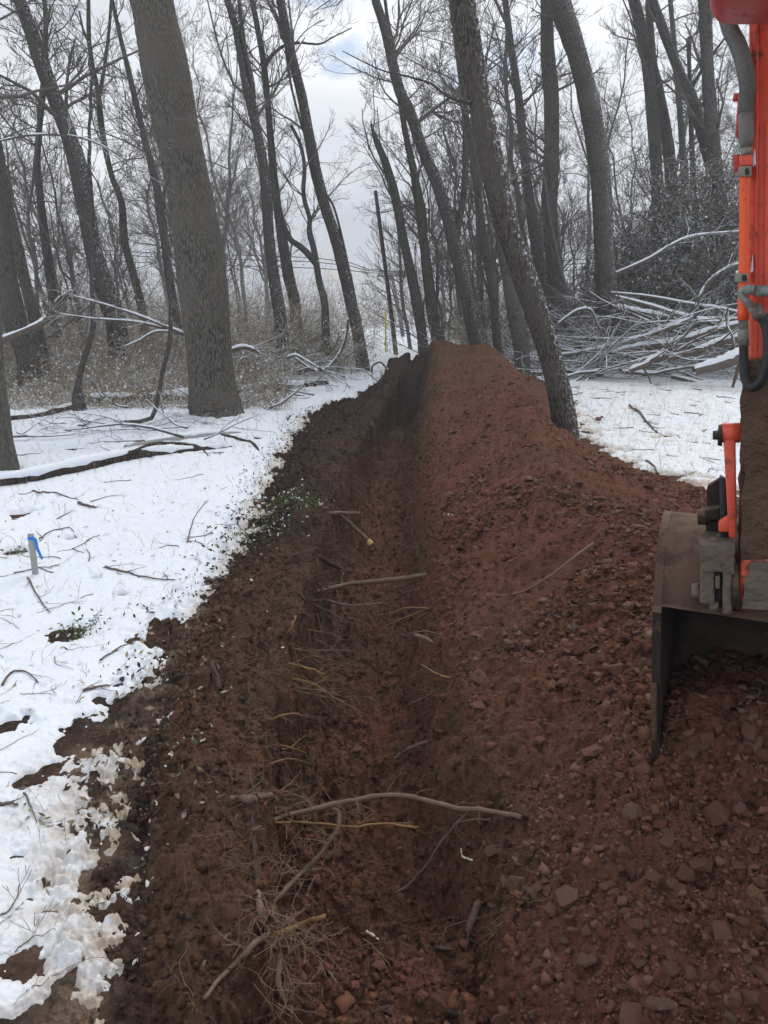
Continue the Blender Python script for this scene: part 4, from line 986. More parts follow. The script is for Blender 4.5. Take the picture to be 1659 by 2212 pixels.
# pale splinters
for lab, pts in (('cream wood splinter lying on the spoil slope', [(960, 1111, .16, 6), (980, 1113, .18, 7)]), ('bent pale splinter on the trench wall at lower right', [(996, 1832, -.3, 3), (1000, 1850, -.33, 5), (1026, 1860, -.3, 5)]), ('pale chewed root piece on the trench floor near the bottom', [(790, 2012, -.7, 4), (805, 2020, -.7, 8), (818, 2030, -.7, 5)])):
    P = np.array([near_surface(u, v, z, .02) for u, v, z, w in pts]); R = np.array([w / 2 / F * depth_of(p) for (u, v, z, w), p in zip(pts, P)])
    Q = spline(P, 9); tag(tube_obj('splinter', [(Q, np.interp(np.linspace(0, len(R) - 1, 9), np.arange(len(R)), R) * (1 + .2 * rng.normal(size=9)))], M['splinter'], 5, None, False), lab, 'wood splinter')

# ------------------------------------------------------------------ stones
def hull_mesh(name, pts, mat):
    import bmesh
    bm = bmesh.new()
    for p in pts: bm.verts.new(p)
    r = bmesh.ops.convex_hull(bm, input=bm.verts)
    dele = [g for g in set(r['geom_interior']) | set(r['geom_unused']) if isinstance(g, bmesh.types.BMVert)]
    bmesh.ops.delete(bm, geom=dele, context='VERTS'); bmesh.ops.recalc_face_normals(bm, faces=bm.faces)
    me = bpy.data.meshes.new(name); bm.to_mesh(me); bm.free(); me.materials.append(mat); return me
def rock_pts(kind):
    n = 16 if kind != 'slab' else 11
    p = rng.normal(size=(n, 3)); p /= np.linalg.norm(p, axis=1, keepdims=True); p *= rng.uniform(.8, 1., (n, 1))
    p[:, 0] *= rng.uniform(.75, 1.25); p[:, 2] *= {'slab': .22, 'round': .8, 'block': .62}[kind]
    if kind == 'slab': p[:, 2] = np.sign(p[:, 2]) * .16 + p[:, 2] * .2
    return p
rock = {m: [hull_mesh('stone', rock_pts(k), M[m]) for k in ('slab', 'slab', 'slab', 'round', 'block', 'block', 'round')] for m in ('stone', 'stone_grey', 'stone_tan')}
def put_stone(x, y, s, m, ki, label, group=None, sink=.35, flat=False):
    z = ground_z(x, y); o = link('stone', rock[m][ki], None, (x, y, z + s * (.12 if ki < 3 else sink * .7)))
    e = .06; nx = ground_z(x + e, y) - z; ny = ground_z(x, y + e) - z
    nrm = Vector((-nx / e, -ny / e, 1)).normalized(); nrm = (nrm + Vector((0, 0, .6))).normalized()
    q = nrm.to_track_quat('Z', 'Y').to_matrix().to_4x4() @ Matrix.Rotation(random.uniform(0, 6.28), 4, 'Z') @ Matrix.Rotation(random.gauss(0, .18), 4, 'X')
    o.rotation_euler = q.to_euler(); o.scale = (s, s * random.uniform(.65, 1.), s * random.uniform(.7, 1.2))
    tag(o, label, 'stone', group); return o
def px_stone(u, v, w, zg, m, ki, label):
    p = hit(u, v, True)
    return put_stone(p[0], p[1], w / 2 / F * depth_of(p), m, ki, label)
for u, v, w, zg, m, ki, lab in [
    (972, 1075, 44, .2, 'stone_grey', 0, 'large pale slab lying on the upper spoil slope'),
    (1000, 1052, 26, .2, 'stone_grey', 1, 'pale slab just above the large pale slab'),
    (1045, 945, 30, .4, 'stone_grey', 2, 'tilted flat shale slab high on the spoil slope'),
    (1090, 990, 24, .5, 'stone', 0, 'flat shale piece below the tilted slab on the spoil slope'),
    (1005, 1000, 18, .3, 'stone', 1, 'small flat shale piece near the right rim of the trench'),
    (1110, 1485, 46, .1, 'stone_tan', 3, 'rounded brown boulder with roots above it on the right bank'),
    (1275, 1640, 68, .3, 'stone', 4, 'large flat-faced red block left of the bucket tip'),
    (1165, 1615, 34, .2, 'stone', 4, 'dark angular stone left of the large flat-faced block'),
    (1215, 1483, 38, .3, 'stone', 5, 'squat red stone on the slope left of the bucket'),
    (1312, 1500, 34, .4, 'stone', 3, 'rounded red stone close to the bucket side plate'),
    (1365, 1655, 30, .35, 'stone_grey', 3, 'roundish stone below the tip of the bucket'),
    (1060, 1860, 36, -.2, 'stone_grey', 5, 'grey wedge-shaped stone on the right trench wall'),
    (1030, 1375, 40, .1, 'stone', 0, 'pinkish flat stone on the spoil slope above the right rim'),
    (1115, 1360, 40, .2, 'stone_grey', 1, 'grey flat stone in the middle of the spoil slope'),
    (1250, 1340, 36, .4, 'stone', 2, 'light red flat stone in the middle right of the spoil slope'),
    (1410, 1910, 52, .2, 'stone', 4, 'largest block of the stone cluster at lower right'),
    (1480, 1895, 52, .25, 'stone', 3, 'oblong stone at the right of the stone cluster'),
    (1455, 1925, 50, .2, 'stone', 5, 'angular stone at the bottom of the stone cluster'),
    (1385, 1890, 36, .2, 'stone', 6, 'rounded stone at the left of the stone cluster'),
    (1440, 1880, 28, .2, 'stone', 3, 'small round stone on top of the stone cluster'),
    (1590, 1885, 40, .3, 'stone', 5, 'stone above the ochre blocks at the right edge'),
    (1600, 1755, 44, .35, 'stone_grey', 3, 'smooth round stone right of the picture middle under the bucket'),
    (1630, 1945, 60, .3, 'stone_tan', 4, 'ochre block at the right edge'),
    (1625, 1850, 44, .3, 'stone_tan', 5, 'ochre stone cut by the right edge'),
    (1600, 2000, 42, .3, 'stone', 3, 'rounded stone under the ochre block'),
    (1610, 2075, 50, .3, 'stone_tan', 0, 'tan flat stone in the lower right corner'),
    (1545, 2140, 40, .3, 'stone_tan', 4, 'tan block near the bottom right'),
    (1585, 2170, 46, .3, 'stone_tan', 3, 'yellowish stone at the very bottom right'),
    (1265, 2025, 34, .1, 'stone_grey', 3, 'lone pale egg-shaped stone in the lower right rubble'),
    (1190, 1975, 50, .1, 'stone', 4, 'big angular stone left of the pale egg-shaped one'),
    (1225, 1990, 40, .1, 'stone', 5, 'squared stone beside the big angular one'),
    (1160, 1940, 40, .05, 'stone', 0, 'upright split stone on the right bank of the lower trench'),
    (1310, 1990, 40, .15, 'stone', 6, 'knobbly stone right above the egg-shaped one'),
    (1570, 1350, 50, .45, 'stone', 4, 'pink faceted stone inside the bucket'),
    (1620, 1590, 60, .5, 'stone', 5, 'faceted red stone in the mouth of the bucket'),
    (1580, 1620, 40, .5, 'stone', 6, 'smaller red stone beside the faceted one in the bucket mouth'),
    (1520, 1600, 50, .5, 'stone', 3, 'half-buried round stone in the bucket mouth'),
    (1645, 1640, 44, .5, 'stone', 4, 'blocky red stone at the right edge under the bucket'),
    (1292, 910, 22, .0, 'stone_grey', 4, 'dark clod-like rock alone on the right snow'),
    (1300, 903, 12, .0, 'stone_grey', 3, 'small rock behind the dark clod-like rock'),
    (1142, 820, 14, .6, 'stone_tan', 3, 'pale round stone on the far end of the spoil heap'),
    (770, 1630, 30, -.8, 'stone_grey', 4, 'dark rock on the trench floor'),
    (820, 2095, 44, -.8, 'stone', 4, 'broad rock on the trench floor near the bottom'),
    (960, 2060, 50, -.7, 'stone_grey', 5, 'large dark rock on the right of the trench floor'),
    (1000, 2100, 40, -.6, 'stone', 3, 'rounded rock right of the large dark rock on the trench floor'),
]: px_stone(u, v, w, zg, m, ki, lab)
# loose stones: the largest ~250 one by one
spoil_sample = pool(90000, 880, 1720, 900, 2230, .3, lambda x, y, v, XS: (x > XS[5] - .1) & (x < XS[7]) & (rng.random(len(x)) < fbm(x, y, 1.2, 2) + .35 + .5 * (v - 900) / 1300))
cand = []
for i in range(250):
    x, y, v = spoil_sample(); s = min(.075, random.lognormvariate(-3.6, .45)) * (1 if v > 1400 else 1.15); cand.append((x, y, s, v))
for x, y, s, v in cand:
    fl = v < 1500 and random.random() < .75; sw = 'high on the spoil heap' if v < 1450 else 'in the rubble between the trench and the bucket' if v < 1850 else 'in the foreground rubble at lower right'
    put_stone(x, y, s, random.choice(['stone', 'stone', 'stone', 'stone_grey']), random.randint(0, 2) if fl else random.randint(3, 6),
              'flat shale fragment lying among others on the upper spoil slope' if fl else 'loose red-brown stone ' + sw, 'shale fragments on the upper spoil slope' if fl else 'stones ' + sw)
def scatter(name, label, n, sampler, size, mat, flat=.7, cat='rubble', nv=8, sink=.1, blend=1.):
    base = np.array([[1, 0, 0], [-1, 0, 0], [0, 1, 0], [0, -1, 0], [0, 0, 1], [0, 0, -1]], float)
    cube = np.array([[x, y, z] for x in (-1, 1) for y in (-1, 1) for z in (-1, 1)], float) * .62
    Fc = np.array([[0, 1, 3, 2], [4, 6, 7, 5], [0, 4, 5, 1], [2, 3, 7, 6], [0, 2, 6, 4], [1, 5, 7, 3]])
    P = np.array([sampler() for _ in range(n)]); X, Y = P[:, 0], P[:, 1]
    Z = terrain(X, Y); sn = snow_depth(X, Y)[0]; s = size(n, P)
    V = np.repeat(cube[None], n, 0) * rng.uniform(.35, 1.45, (n, 8, 3)); V[:, :, 2] *= flat * rng.uniform(.5, 1.2, (n, 1))
    a = rng.uniform(0, 6.28, n); b = rng.normal(0, .5, n)
    ca, sa, cb, sb_ = np.cos(a), np.sin(a), np.cos(b), np.sin(b)
    x, y, z = V[..., 0].copy(), V[..., 1].copy(), V[..., 2].copy()
    y2 = y * cb[:, None] - z * sb_[:, None]; z2 = y * sb_[:, None] + z * cb[:, None]
    V[..., 0] = x * ca[:, None] - y2 * sa[:, None]; V[..., 1] = x * sa[:, None] + y2 * ca[:, None]; V[..., 2] = z2
    V = V * s[:, None, None] + np.stack([X, Y, Z + s * sink], 1)[:, None, :]
    FF = (Fc[None] + (np.arange(n) * 8)[:, None, None]).reshape(-1, 4)
    mi = np.repeat((rng.random(n) > blend).astype(int), 6)
    mixv = np.repeat(np.clip(soil_mix(X, Y, Z) + rng.normal(0, .08, n), 0, 1), 8)
    o = link(name, new_mesh(name, V.reshape(-1, 3), FF, [M['soil'], mat], mi, smooth=False, attrs={'mix': mixv, 'tan': np.repeat(tan_mud(X, Y), 8)})); tag(o, label, cat, kind='stuff'); return o
scatter('gravel', 'fine red-brown gravel and crumbs over the spoil and rubble', 14000, spoil_sample, lambda n, P: np.minimum(rng.lognormal(-5.05, .6, n), .032) * (1 + .0 * P[:, 1]), M['stone'], .7, blend=.45)
slope_sample = pool(90000, 880, 1720, 860, 1750, .4, lambda x, y, v, XS: (x > XS[5] - .05) & (x < XS[7] + .1) & ((v < 1450) | (rng.random(len(x)) < .35)) & (rng.random(len(x)) < .3 + 1.3 * fbm(x, y, .8, 3)))
scatter('shale_chips', 'small flat shale chips strewn over the slope of the spoil heap', 4500, slope_sample, lambda n, P: np.minimum(rng.lognormal(-3.95, .45, n), .06), M['stone_grey'], .28, sink=.25, blend=.3)
scatter('soil_clods', 'clods of red-brown soil over the slope of the spoil heap', 6000, slope_sample, lambda n, P: np.minimum(rng.lognormal(-3.9, .5, n), .07), M['soil_plain'], .7, sink=-.1, blend=.9)
def left_sample():
    while True:
        y = 1.8 + 16 * random.random() ** 1.5; XS = SX(y); x = random.uniform(XS[0] - .25, XS[5] + .1)
        if random.random() < .7 or x < XS[2]: return x, y, 0
scatter('soil_crumbs', 'dark crumbs of topsoil over the left bank and the trench', 15000, left_sample, lambda n, P: np.minimum(rng.lognormal(-4.7, .55, n), .035), M['crumb_dark'], .8, sink=0., blend=.9)
scatter('trench_rubble', 'red-brown rubble on the trench walls and floor', 5000, lambda: (lambda y: (random.uniform(SX(y)[2], SX(y)[5]), y, 0))(2.2 + 10 * random.random() ** 1.4), lambda n, P: np.minimum(rng.lognormal(-4.5, .6, n), .04), M['crumb'], .8, sink=.0, blend=.8)

# ------------------------------------------------------------------ twigs, leaves and weeds on the snow
_sl = pool(26000, -40, 640, 900, 2150, .0, lambda x, y, v, XS: snow_depth(x, y)[0] > .02)
_sr = pool(13000, 1180, 1580, 800, 1060, .0, lambda x, y, v, XS: snow_depth(x, y)[0] > .02)
def snow_spot(): return (_sl if random.random() < .66 else _sr)()[:2]
leafC = []; stems = []
for i in range(700):
    x, y = snow_spot()
    if random.random() > .1 + .9 * sstep(3, 11, y): continue
    leafC.append([x, y, ground_z(x, y) + .006])
V, Fc = leaf_faces(np.array(leafC), .022); V[:, 2] = np.repeat([c[2] for c in leafC], 4) + (V[:, 2] - np.repeat([c[2] for c in leafC], 4)) * .3 + .003
tag(link('leaf_litter', new_mesh('leaf_litter', V, Fc, M['leaf'], smooth=False)), 'small dead leaves scattered over the snow', 'leaves', kind='stuff')
for i in range(3200):
    x, y = snow_spot()
    if i > 900 and not (x < -1 and y > 11.5): continue
    if random.random() > .15 + .85 * sstep(4, 13, y): continue
    z = ground_z(x, y); az = random.uniform(0, 6.28); out = []
    grow(out, np.array([x, y, z - .02]), (math.cos(az) * .4, math.sin(az) * .4, 1), random.uniform(.06, .28) * (1.6 if y > 13 else .8), .0022 if y > 6 else .0014, 0, 1, (2,), -.3, .18, .7, 5, .0014); stems += [(p, r) for p, r, l in out]
tag(tube_obj('dead_weeds', stems, M['brush_twig'], 3), 'thin dead weed stems poking up through the snow', 'weeds', kind='stuff')
fr = []
for i in range(2600):
    y = 3 + 14 * random.random() ** 1.3; XS = SX(y); x = XS[0] + random.gauss(-.05, .22 + .05 * (y < 7)); fr.append([x, y, ground_z(x, y) + .004 + .02 * random.random()])
V, Fc = leaf_faces(np.array(fr), .022)
tag(link('leaf_litter', new_mesh('leaf_litter', V, Fc, [M['leaf'], M['crumb_dark'], M['leaf_olive']], rng.choice([0, 1, 1, 1, 2], len(Fc)), smooth=False)), 'churned leaf litter along the left edge of the dark soil', 'leaves', kind='stuff')
def lying_twig(label, pts, w, group=None, mat='twig_dark', forks=2):
    P = np.array([at_z(u, v, .05) for u, v in pts])
    n = max(8, 4 * len(pts)); Q = spline(P, n)
    for q in Q: q[2] = ground_z(q[0], q[1]) + .6 * w / 2 / F * depth_of(q) + random.uniform(0, .008)
    R = w / 2 / F * depth_of(Q[0]) * np.linspace(1, .45, n); O = Q[0].copy(); lines = [(Q - O, R)]
    o = link('twig', new_mesh('twig', *tubes(lines, 6, True), M[mat]), None, O); tag(o, label, 'twig', group)
    out = []
    for k in range(forks):
        j = random.randint(2, n - 2); d = Q[j + 1] - Q[j - 1]; s = np.array([-d[1], d[0], 0]) * random.choice([-1, 1])
        grow(out, Q[j] - O, d + s * random.uniform(.4, .9) + [0, 0, .002], random.uniform(.08, .22), R[j] * .5, 1, 2, (0, 1), .2, .12, .6, 5, .0012)
    if out: link('side_twig', new_mesh('side_twig', *tubes([(a, b) for a, b, l in out], 4), M[mat]), o)
    return o
for lab, pts, w in [
    ('crooked dark stick lying on the right snow', [(1360, 876), (1382, 893), (1398, 915), (1420, 937)], 6),
    ('stick with a stub lying near the bottom of the right snow', [(1395, 1000), (1408, 1010), (1420, 1022)], 5),
    ('long pale stick lying on the left snow below the long rotten log', [(228, 1228), (270, 1238), (320, 1250), (378, 1254)], 5),
    ('curved brown stick looping out of the snow at the left edge', [(5, 1480), (22, 1455), (50, 1448), (82, 1470)], 6),
    ('thick short stick on the snow near the trampled edge', [(180, 1488), (205, 1480), (238, 1476)], 7),
    ('long thin twig running up right across the left snow', [(215, 1420), (250, 1400), (290, 1372)], 4),
    ('forked twig standing left of the stake foot', [(60, 1248), (80, 1285), (108, 1320)], 4),
    ('thin twig crossing behind the survey stake', [(30, 1242), (80, 1232), (130, 1222)], 3),
    ('twig bent at a right angle just right of the stake', [(85, 1165), (110, 1148), (150, 1140), (165, 1158)], 3),
    ('brown twig half sunk in the snow at upper left', [(70, 1065), (120, 1070), (170, 1084)], 4),
    ('short dark stub lying in the snow below the log end', [(170, 1090), (190, 1096), (208, 1100)], 7),
    ('dark club-like root lying on the edge of the left snow', [(445, 1258), (470, 1252), (490, 1247)], 12),
    ('grass-thin twig arching beside the trench edge on the left snow', [(405, 1175), (420, 1120), (450, 1085)], 3),
    ('pale twig in the bottom left snow', [(30, 2040), (60, 2015), (120, 2003)], 3),
    ('dark bent twig near the bottom left corner', [(0, 1965), (30, 1940), (40, 1905)], 4),
    ('fat stub of a branch at the left edge of the trampled snow', [(-10, 1730), (20, 1728), (38, 1735)], 9),
    ('leaning stick from the mud at the left', [(52, 1706), (66, 1735), (78, 1765)], 4),
]: lying_twig(lab, pts, w)
for i in range(110):
    x, y = snow_spot(); a = random.uniform(0, 6.28); L_ = random.uniform(.1, .5)
    p = np.array([x, y, .05]); pts = []
    for t in (0, .5, 1):
        q = p + np.array([math.cos(a) * L_ * t, math.sin(a) * L_ * t, 0]) + [random.gauss(0, .02), random.gauss(0, .02), 0]
        dd = q - [0, 0, H]; fw = dd[1] * cP - dd[2] * sP; upc = dd[1] * sP + dd[2] * cP
        pts.append((CX + F * dd[0] / fw, CY - F * upc / fw))
    left = x < 0
    lying_twig('small dark twig lying loose on the left snow' if left else 'small dark twig lying loose on the right snow', pts, random.uniform(1.0, 2.6) * (1 if y > 6 else .8), 'small twigs on the left snow' if left else 'small twigs on the right snow', forks=1)
def left_edge():
    while True:
        y = 3 + 17 * random.random() ** 1.2; XS = SX(y); a, b = XS[0], XS[2]
        x = a - .1 + abs(random.gauss(0, .45)) * (b - a)
        if x < b: return x, y, 0
edge_sample = pool(60000, -60, 760, 1050, 2230, .05, lambda x, y, v, XS: (x < XS[1]) & (x > XS[0] - 1.0 + .04 * v / 100) & (rng.random(len(x)) < 4 * fbm(x, y, 2.2, 3) - .2))
scatter('turf_clods', 'dark clods of torn turf along the edge of the snow left of the trench', 4200, left_edge, lambda n, P: np.minimum(rng.lognormal(-4.0, .5, n), .07), M['crumb_dark'], .75, sink=-.15, blend=.95)
# green plants at the torn edge of the turf
def greens(label, u, v, r, n):
    c = at_z(u, v, .08); C = []
    for i in range(n):
        x, y = c[0] + random.gauss(0, r), c[1] + random.gauss(0, r); C.append([x, y, ground_z(x, y) + random.uniform(0, .07)])
    V, Fc = leaf_faces(np.array(C), .018); mi = np.where(rng.random(len(Fc)) < .18, 1, 0)
    tag(link('ground_plant', new_mesh('ground_plant', V, Fc, [M['leaf_green'], M['fleck']], mi, smooth=False)), label, 'ground cover', kind='stuff')
greens('green ground plants torn up at the left rim of the trench', 640, 1108, .22, 700)
greens('green leaves in the thin snow beside the left rim', 560, 1150, .20, 350)
greens('green leaves in the bare patch on the left snow', 180, 1345, .10, 120)
greens('green leaves in the small bare spot beside the stake', 45, 1190, .05, 60)
# lumps of snow fallen on the mud
lump_m = [hull_mesh('snow_lump', rock_pts(k), M['fleck_dirty']) for k in ('round', 'block', 'slab', 'round')]
for me in lump_m:
    for p in me.polygons: p.use_smooth = True
spots = [(300, 1608, 34), (265, 1645, 34), (228, 1640, 20), (190, 1700, 30), (235, 1690, 26), (355, 1600, 14), (370, 1630, 18), (360, 1655, 16), (335, 1735, 16), (330, 1770, 16), (328, 1800, 18), (318, 1835, 22), (322, 1915, 26), (323, 1975, 22), (295, 2020, 18), (290, 2080, 20), (245, 2090, 24), (265, 2110, 22), (300, 2075, 14), (340, 1560, 20), (360, 1470, 16), (545, 1255, 12), (478, 1490, 9), (610, 1400, 12), (600, 1385, 10), (615, 1412, 9), (570, 1145, 14), (590, 1105, 12), (612, 1092, 12), (560, 1110, 12), (220, 1950, 24), (150, 1900, 24), (130, 1860, 20), (180, 1870, 14)]
for i, (u, v, w) in enumerate(spots):
    p = hit(u, v, True)
    s = w / 2 / F * depth_of(p); o = link('snow_lump', lump_m[i % 4], None, (p[0], p[1], p[2] + s * .2))
    o.rotation_euler = (random.gauss(0, .3), random.gauss(0, .3), random.uniform(0, 6.28)); o.scale = (s * 1.2, s * random.uniform(.6, .9), s * .4)
    tag(o, 'small lump of snow lying on the dark mud left of the trench', 'snow lump', 'snow lumps on the mud left of the trench')

# ------------------------------------------------------------------ the excavator arm and bucket
Y0 = 3.1
P0 = np.array([BKX, Y0, 0.]); PN = float(P0 @ NA)
def px(u, v, dy=0.):
    d = ray(u / 1.1573, v / 1.1573); t = (PN + dy) / float(d @ NA); return np.array([0, 0, H]) + d * t       # picture pixels (1920 wide) to a point on the arm plane
EX = empty('excavator', (1.9, 2.4, 0)); tag(EX, 'orange-red excavator arm with hoses and a muddy bucket at the right edge', 'excavator')
EXO = np.array(EX.location)
def E(name, V, Fc, mat, parent=EX, smooth=False, bev=0., seg=2):
    V = np.asarray(V, float); V = V - EXO if parent is EX else V - EXO
    o = link(name, new_mesh(name, V, Fc, mat, smooth=smooth), parent)
    if bev: m = o.modifiers.new('bevel', 'BEVEL'); m.width = bev; m.segments = seg; m.limit_method = 'ANGLE'
    return o
BOXF = np.array([[0, 1, 2, 3], [7, 6, 5, 4], [0, 4, 5, 1], [1, 5, 6, 2], [2, 6, 7, 3], [3, 7, 4, 0]])
def slab(name, quad, dy0, dy1, mat, parent=EX, bev=.004, seg=2):
    """quad of picture points (clockwise from upper left), extruded in depth from dy0 to dy1."""
    Q0 = np.array([px(u, v, dy0) for u, v in quad]); Q1 = Q0 + NA * (dy1 - dy0)
    V = np.vstack([Q0, Q1]); return E(name, V, BOXF[:, ::-1], mat, parent, False, bev, seg)
def ex_tube(name, pts, mat, dy=0., parent=EX, sides=16, n=None, dys=None, ribs=0, cap=True):
    P = np.array([px(u, v, dy if dys is None else dys[i]) for i, (u, v, w) in enumerate(pts)]); R = np.array([w / 2 / 1.1573 / F * depth_of(p) for (u, v, w), p in zip(pts, P)])
    if n: 
        Q = spline(P, n); RQ = np.interp(np.linspace(0, len(R) - 1, n), np.arange(len(R)), R)
        if ribs: RQ = RQ * (1 + .09 * np.cos(np.arange(n) * math.pi / 2.5))
        P, R = Q, RQ
    V, Fc = tubes([(P, R)], sides, cap); return E(name, V, Fc, mat, parent, n is not None or sides > 8)
stick = slab('stick', [(1873, 40), (2120, 40), (2100, 1430), (1868, 1430)], 0, .24, M['paint'], bev=.02, seg=3)
slab('stick_rib', [(1890, 60), (1897, 60), (1893, 900), (1886, 900)], -.018, .0, M['paint'], bev=.004)
slab('stick_weld_plate', [(1912, 300), (2110, 280), (2105, 900), (1908, 900)], -.012, .0, M['paint'], bev=.006)
# mud-caked lower stick
def noisy_box(name, quad, dy0, dy1, mat, amp=.02, nu=26, nv=60, seed=0, parent=EX):
    q = [np.array(a, float) for a in quad]; VV = []; 
    def face(f):
        g = np.array([[f(i / (nu - 1), j / (nv - 1)) for i in range(nu)] for j in range(nv)]); return g.reshape(-1, 3)
    def P(s, t, dy):
        top = q[0] + (q[1] - q[0]) * s; bot = q[3] + (q[2] - q[3]) * s; c = top + (bot - top) * t; return px(c[0], c[1], dy)
    idx = np.arange(nu * nv).reshape(nv, nu); FF = []; off = 0
    for f in (lambda s, t: P(s, t, dy0), lambda s, t: P(0, t, dy0) + NA * (dy1 - dy0) * (1 - s), lambda s, t: P(s, 0, dy0) + NA * (dy1 - dy0) * (1 - t), lambda s, t: P(s, 1, dy0) + NA * (dy1 - dy0) * t):
        VV.append(face(f)); FF.append(quads(idx) + off); off += nu * nv
    V = np.concatenate(VV); a, b = V[:, 0] * 1. + V[:, 1] * .7 + seed, V[:, 2] + V[:, 1] * .4
    nz = fbm(a, b, 6, 4, .6)
    C = V.mean(0); d = V - C; d[:, 2] *= .1; d /= np.linalg.norm(d, axis=1, keepdims=True)
    V = V + d * (nz * amp + np.clip(fbm(a + 9, b, 3, 2), -.3, 1) * amp)[:, None]
    return E(name, V, np.concatenate(FF)[:, ::-1], mat, parent, True)
noisy_box('mud_coat', [(1862, 905), (2130, 885), (2120, 1445), (1846, 1445)], -.035, .26, M['mud'], .022)
slab('stick_end_casting', [(1850, 1400), (2110, 1395), (2110, 1528), (1846, 1525)], -.03, .24, M['paint'], bev=.012, seg=3)
noisy_box('mud_coat', [(1880, 1408), (2090, 1400), (2090, 1522), (1862, 1520)], -.045, .20, M['mud_grey'], .022, 24, 24, 5)
E_ = ex_tube
# hydraulic pipe and hoses
E_('steel_pipe', [(1863, 395, 27), (1862, 600, 27), (1858, 800, 27)], M['paint_tube'], -.06, n=12)
slab('pipe_collar', [(1848, 388), (1882, 388), (1882, 414), (1848, 414)], -.085, -.02, M['paint'], bev=.006)
slab('pipe_bracket', [(1832, 386), (1850, 386), (1850, 425), (1834, 425)], -.03, .10, M['paint_dull'], bev=.004)
cl = slab('pipe_clamp', [(1846, 416), (1879, 414), (1879, 441), (1846, 441)], -.09, -.01, M['steel_olive'], bev=.004)
slab('clamp_bolt', [(1863, 420), (1872, 420), (1872, 436), (1863, 436)], -.10, -.09, M['rubber'], cl, bev=.003)
cl = slab('pipe_clamp', [(1837, 683), (1870, 683), (1870, 706), (1837, 706)], -.09, -.01, M['steel_olive'], bev=.004)
slab('clamp_bolt', [(1855, 687), (1867, 687), (1867, 702), (1855, 702)], -.10, -.09, M['rubber'], cl, bev=.003)
E_('hose_nut', [(1866, 366, 27), (1866, 386, 29)], M['steel_olive'], -.06, sides=6)
E_('hose_ferrule', [(1865, 278, 35), (1866, 340, 36), (1866, 348, 34), (1866, 368, 30)], M['spring'], -.06)
E_('guarded_hose', [(1812, 30, 34), (1826, 75, 36), (1848, 120, 37), (1862, 170, 37), (1869, 215, 37), (1866, 250, 36), (1865, 282, 35)], M['spring'], -.06, n=260, ribs=1, dys=[.02, 0, -.03, -.05, -.06, -.06, -.06])
slab('side_bracket', [(1846, 228), (1856, 228), (1852, 335), (1838, 330)], -.02, .12, M['paint_dull'], bev=.006)
E_('bracket_pin', [(1833, 243, 20), (1848, 243, 20)], M['paint_dull'], .04, sides=12)
E_('pipe_nut', [(1858, 796, 24), (1858, 822, 25)], M['steel'], -.06, sides=6)
E_('hose_ferrule', [(1858, 822, 22), (1858, 830, 26), (1859, 866, 26)], M['steel'], -.06)
E_('rubber_hose', [(1859, 864, 21), (1860, 905, 22), (1863, 945, 23), (1878, 968, 24), (1900, 955, 25), (1915, 920, 26), (1922, 870, 26), (1918, 820, 26), (1905, 790, 26)], M['rubber'], -.09, n=50, dys=[-.06, -.06, -.07, -.09, -.11, -.12, -.12, -.11, -.11])
E_('hose_ferrule', [(1903, 795, 30), (1890, 772, 31), (1880, 764, 26)], M['steel'], -.11)
E_('elbow_fitting', [(1884, 770, 20), (1868, 755, 17), (1855, 742, 15), (1853, 730, 16), (1866, 722, 20)], M['steel'], -.11, n=16)
E_('elbow_nut', [(1862, 724, 27), (1886, 724, 28)], M['steel'], -.11, sides=6)
E_('valve_block', [(1886, 728, 27), (1990, 725, 30)], M['steel'], -.10, sides=8)
for q in ([(1876, 672), (1882, 634), (1883, 680), (1862, 684)], [(1839, 676), (1858, 674), (1858, 684), (1838, 684)], [(1880, 398), (1888, 368), (1890, 412), (1876, 416)]):
    slab('snow_patch', q, -.05, -.005, M['fleck'], bev=.006)
# bucket links
slab('side_link', [(1806, 1060), (1838, 1060), (1842, 1345), (1822, 1345)], .02, .06, M['paint'], bev=.006)
E_('link_pin', [(1782, 1088, 22), (1797, 1088, 24), (1845, 1088, 24)], M['rubber'], .05, sides=14)
E_('link_boss', [(1795, 1088, 52), (1806, 1088, 56)], M['bucket'], .05, sides=20)
E_('link_boss', [(1806, 1082, 50), (1852, 1082, 50)], M['paint'], .05, sides=20)
slab('link_foot', [(1796, 1306), (1822, 1290), (1822, 1330), (1796, 1330)], .02, .06, M['paint'], bev=.005)
slab('bucket_link', [(1768, 1215), (1800, 1195), (1812, 1375), (1762, 1375)], .16, .20, M['bucket'], bev=.006)
slab('bucket_link', [(1798, 1190), (1815, 1200), (1826, 1375), (1802, 1375)], .07, .12, M['rubber'], bev=.006)
slab('link_crosspiece', [(1762, 1274), (1800, 1268), (1800, 1300), (1764, 1300)], .10, .20, M['bucket'], bev=.006)
E_('link_pin', [(1745, 1292, 40), (1770, 1292, 42)], M['bucket'], .14, sides=16)
noisy_box('bucket_ear', [(1750, 1364), (1832, 1368), (1836, 1436), (1752, 1424)], -.07, .16, M['mud_grey'], .018, 20, 24, 3)
E_('grease_boss', [(1784, 1345, 20), (1784, 1366, 22)], M['mud_grey'], .0, sides=12)
slab('bucket_ear', [(1750, 1420), (1786, 1420), (1786, 1515), (1748, 1510)], -.05, .10, M['mud_grey'], bev=.01)
slab('bucket_ear', [(1806, 1425), (1830, 1425), (1830, 1538), (1806, 1538)], -.06, .12, M['mud_grey'], bev=.01)
slab('pin_retainer', [(1784, 1430), (1808, 1430), (1808, 1505), (1784, 1505)], -.02, .10, M['bucket'], bev=.01)
slab('pin_retainer', [(1788, 1440), (1800, 1440), (1800, 1472), (1788, 1472)], -.055, -.02, M['mud_grey'], bev=.004)
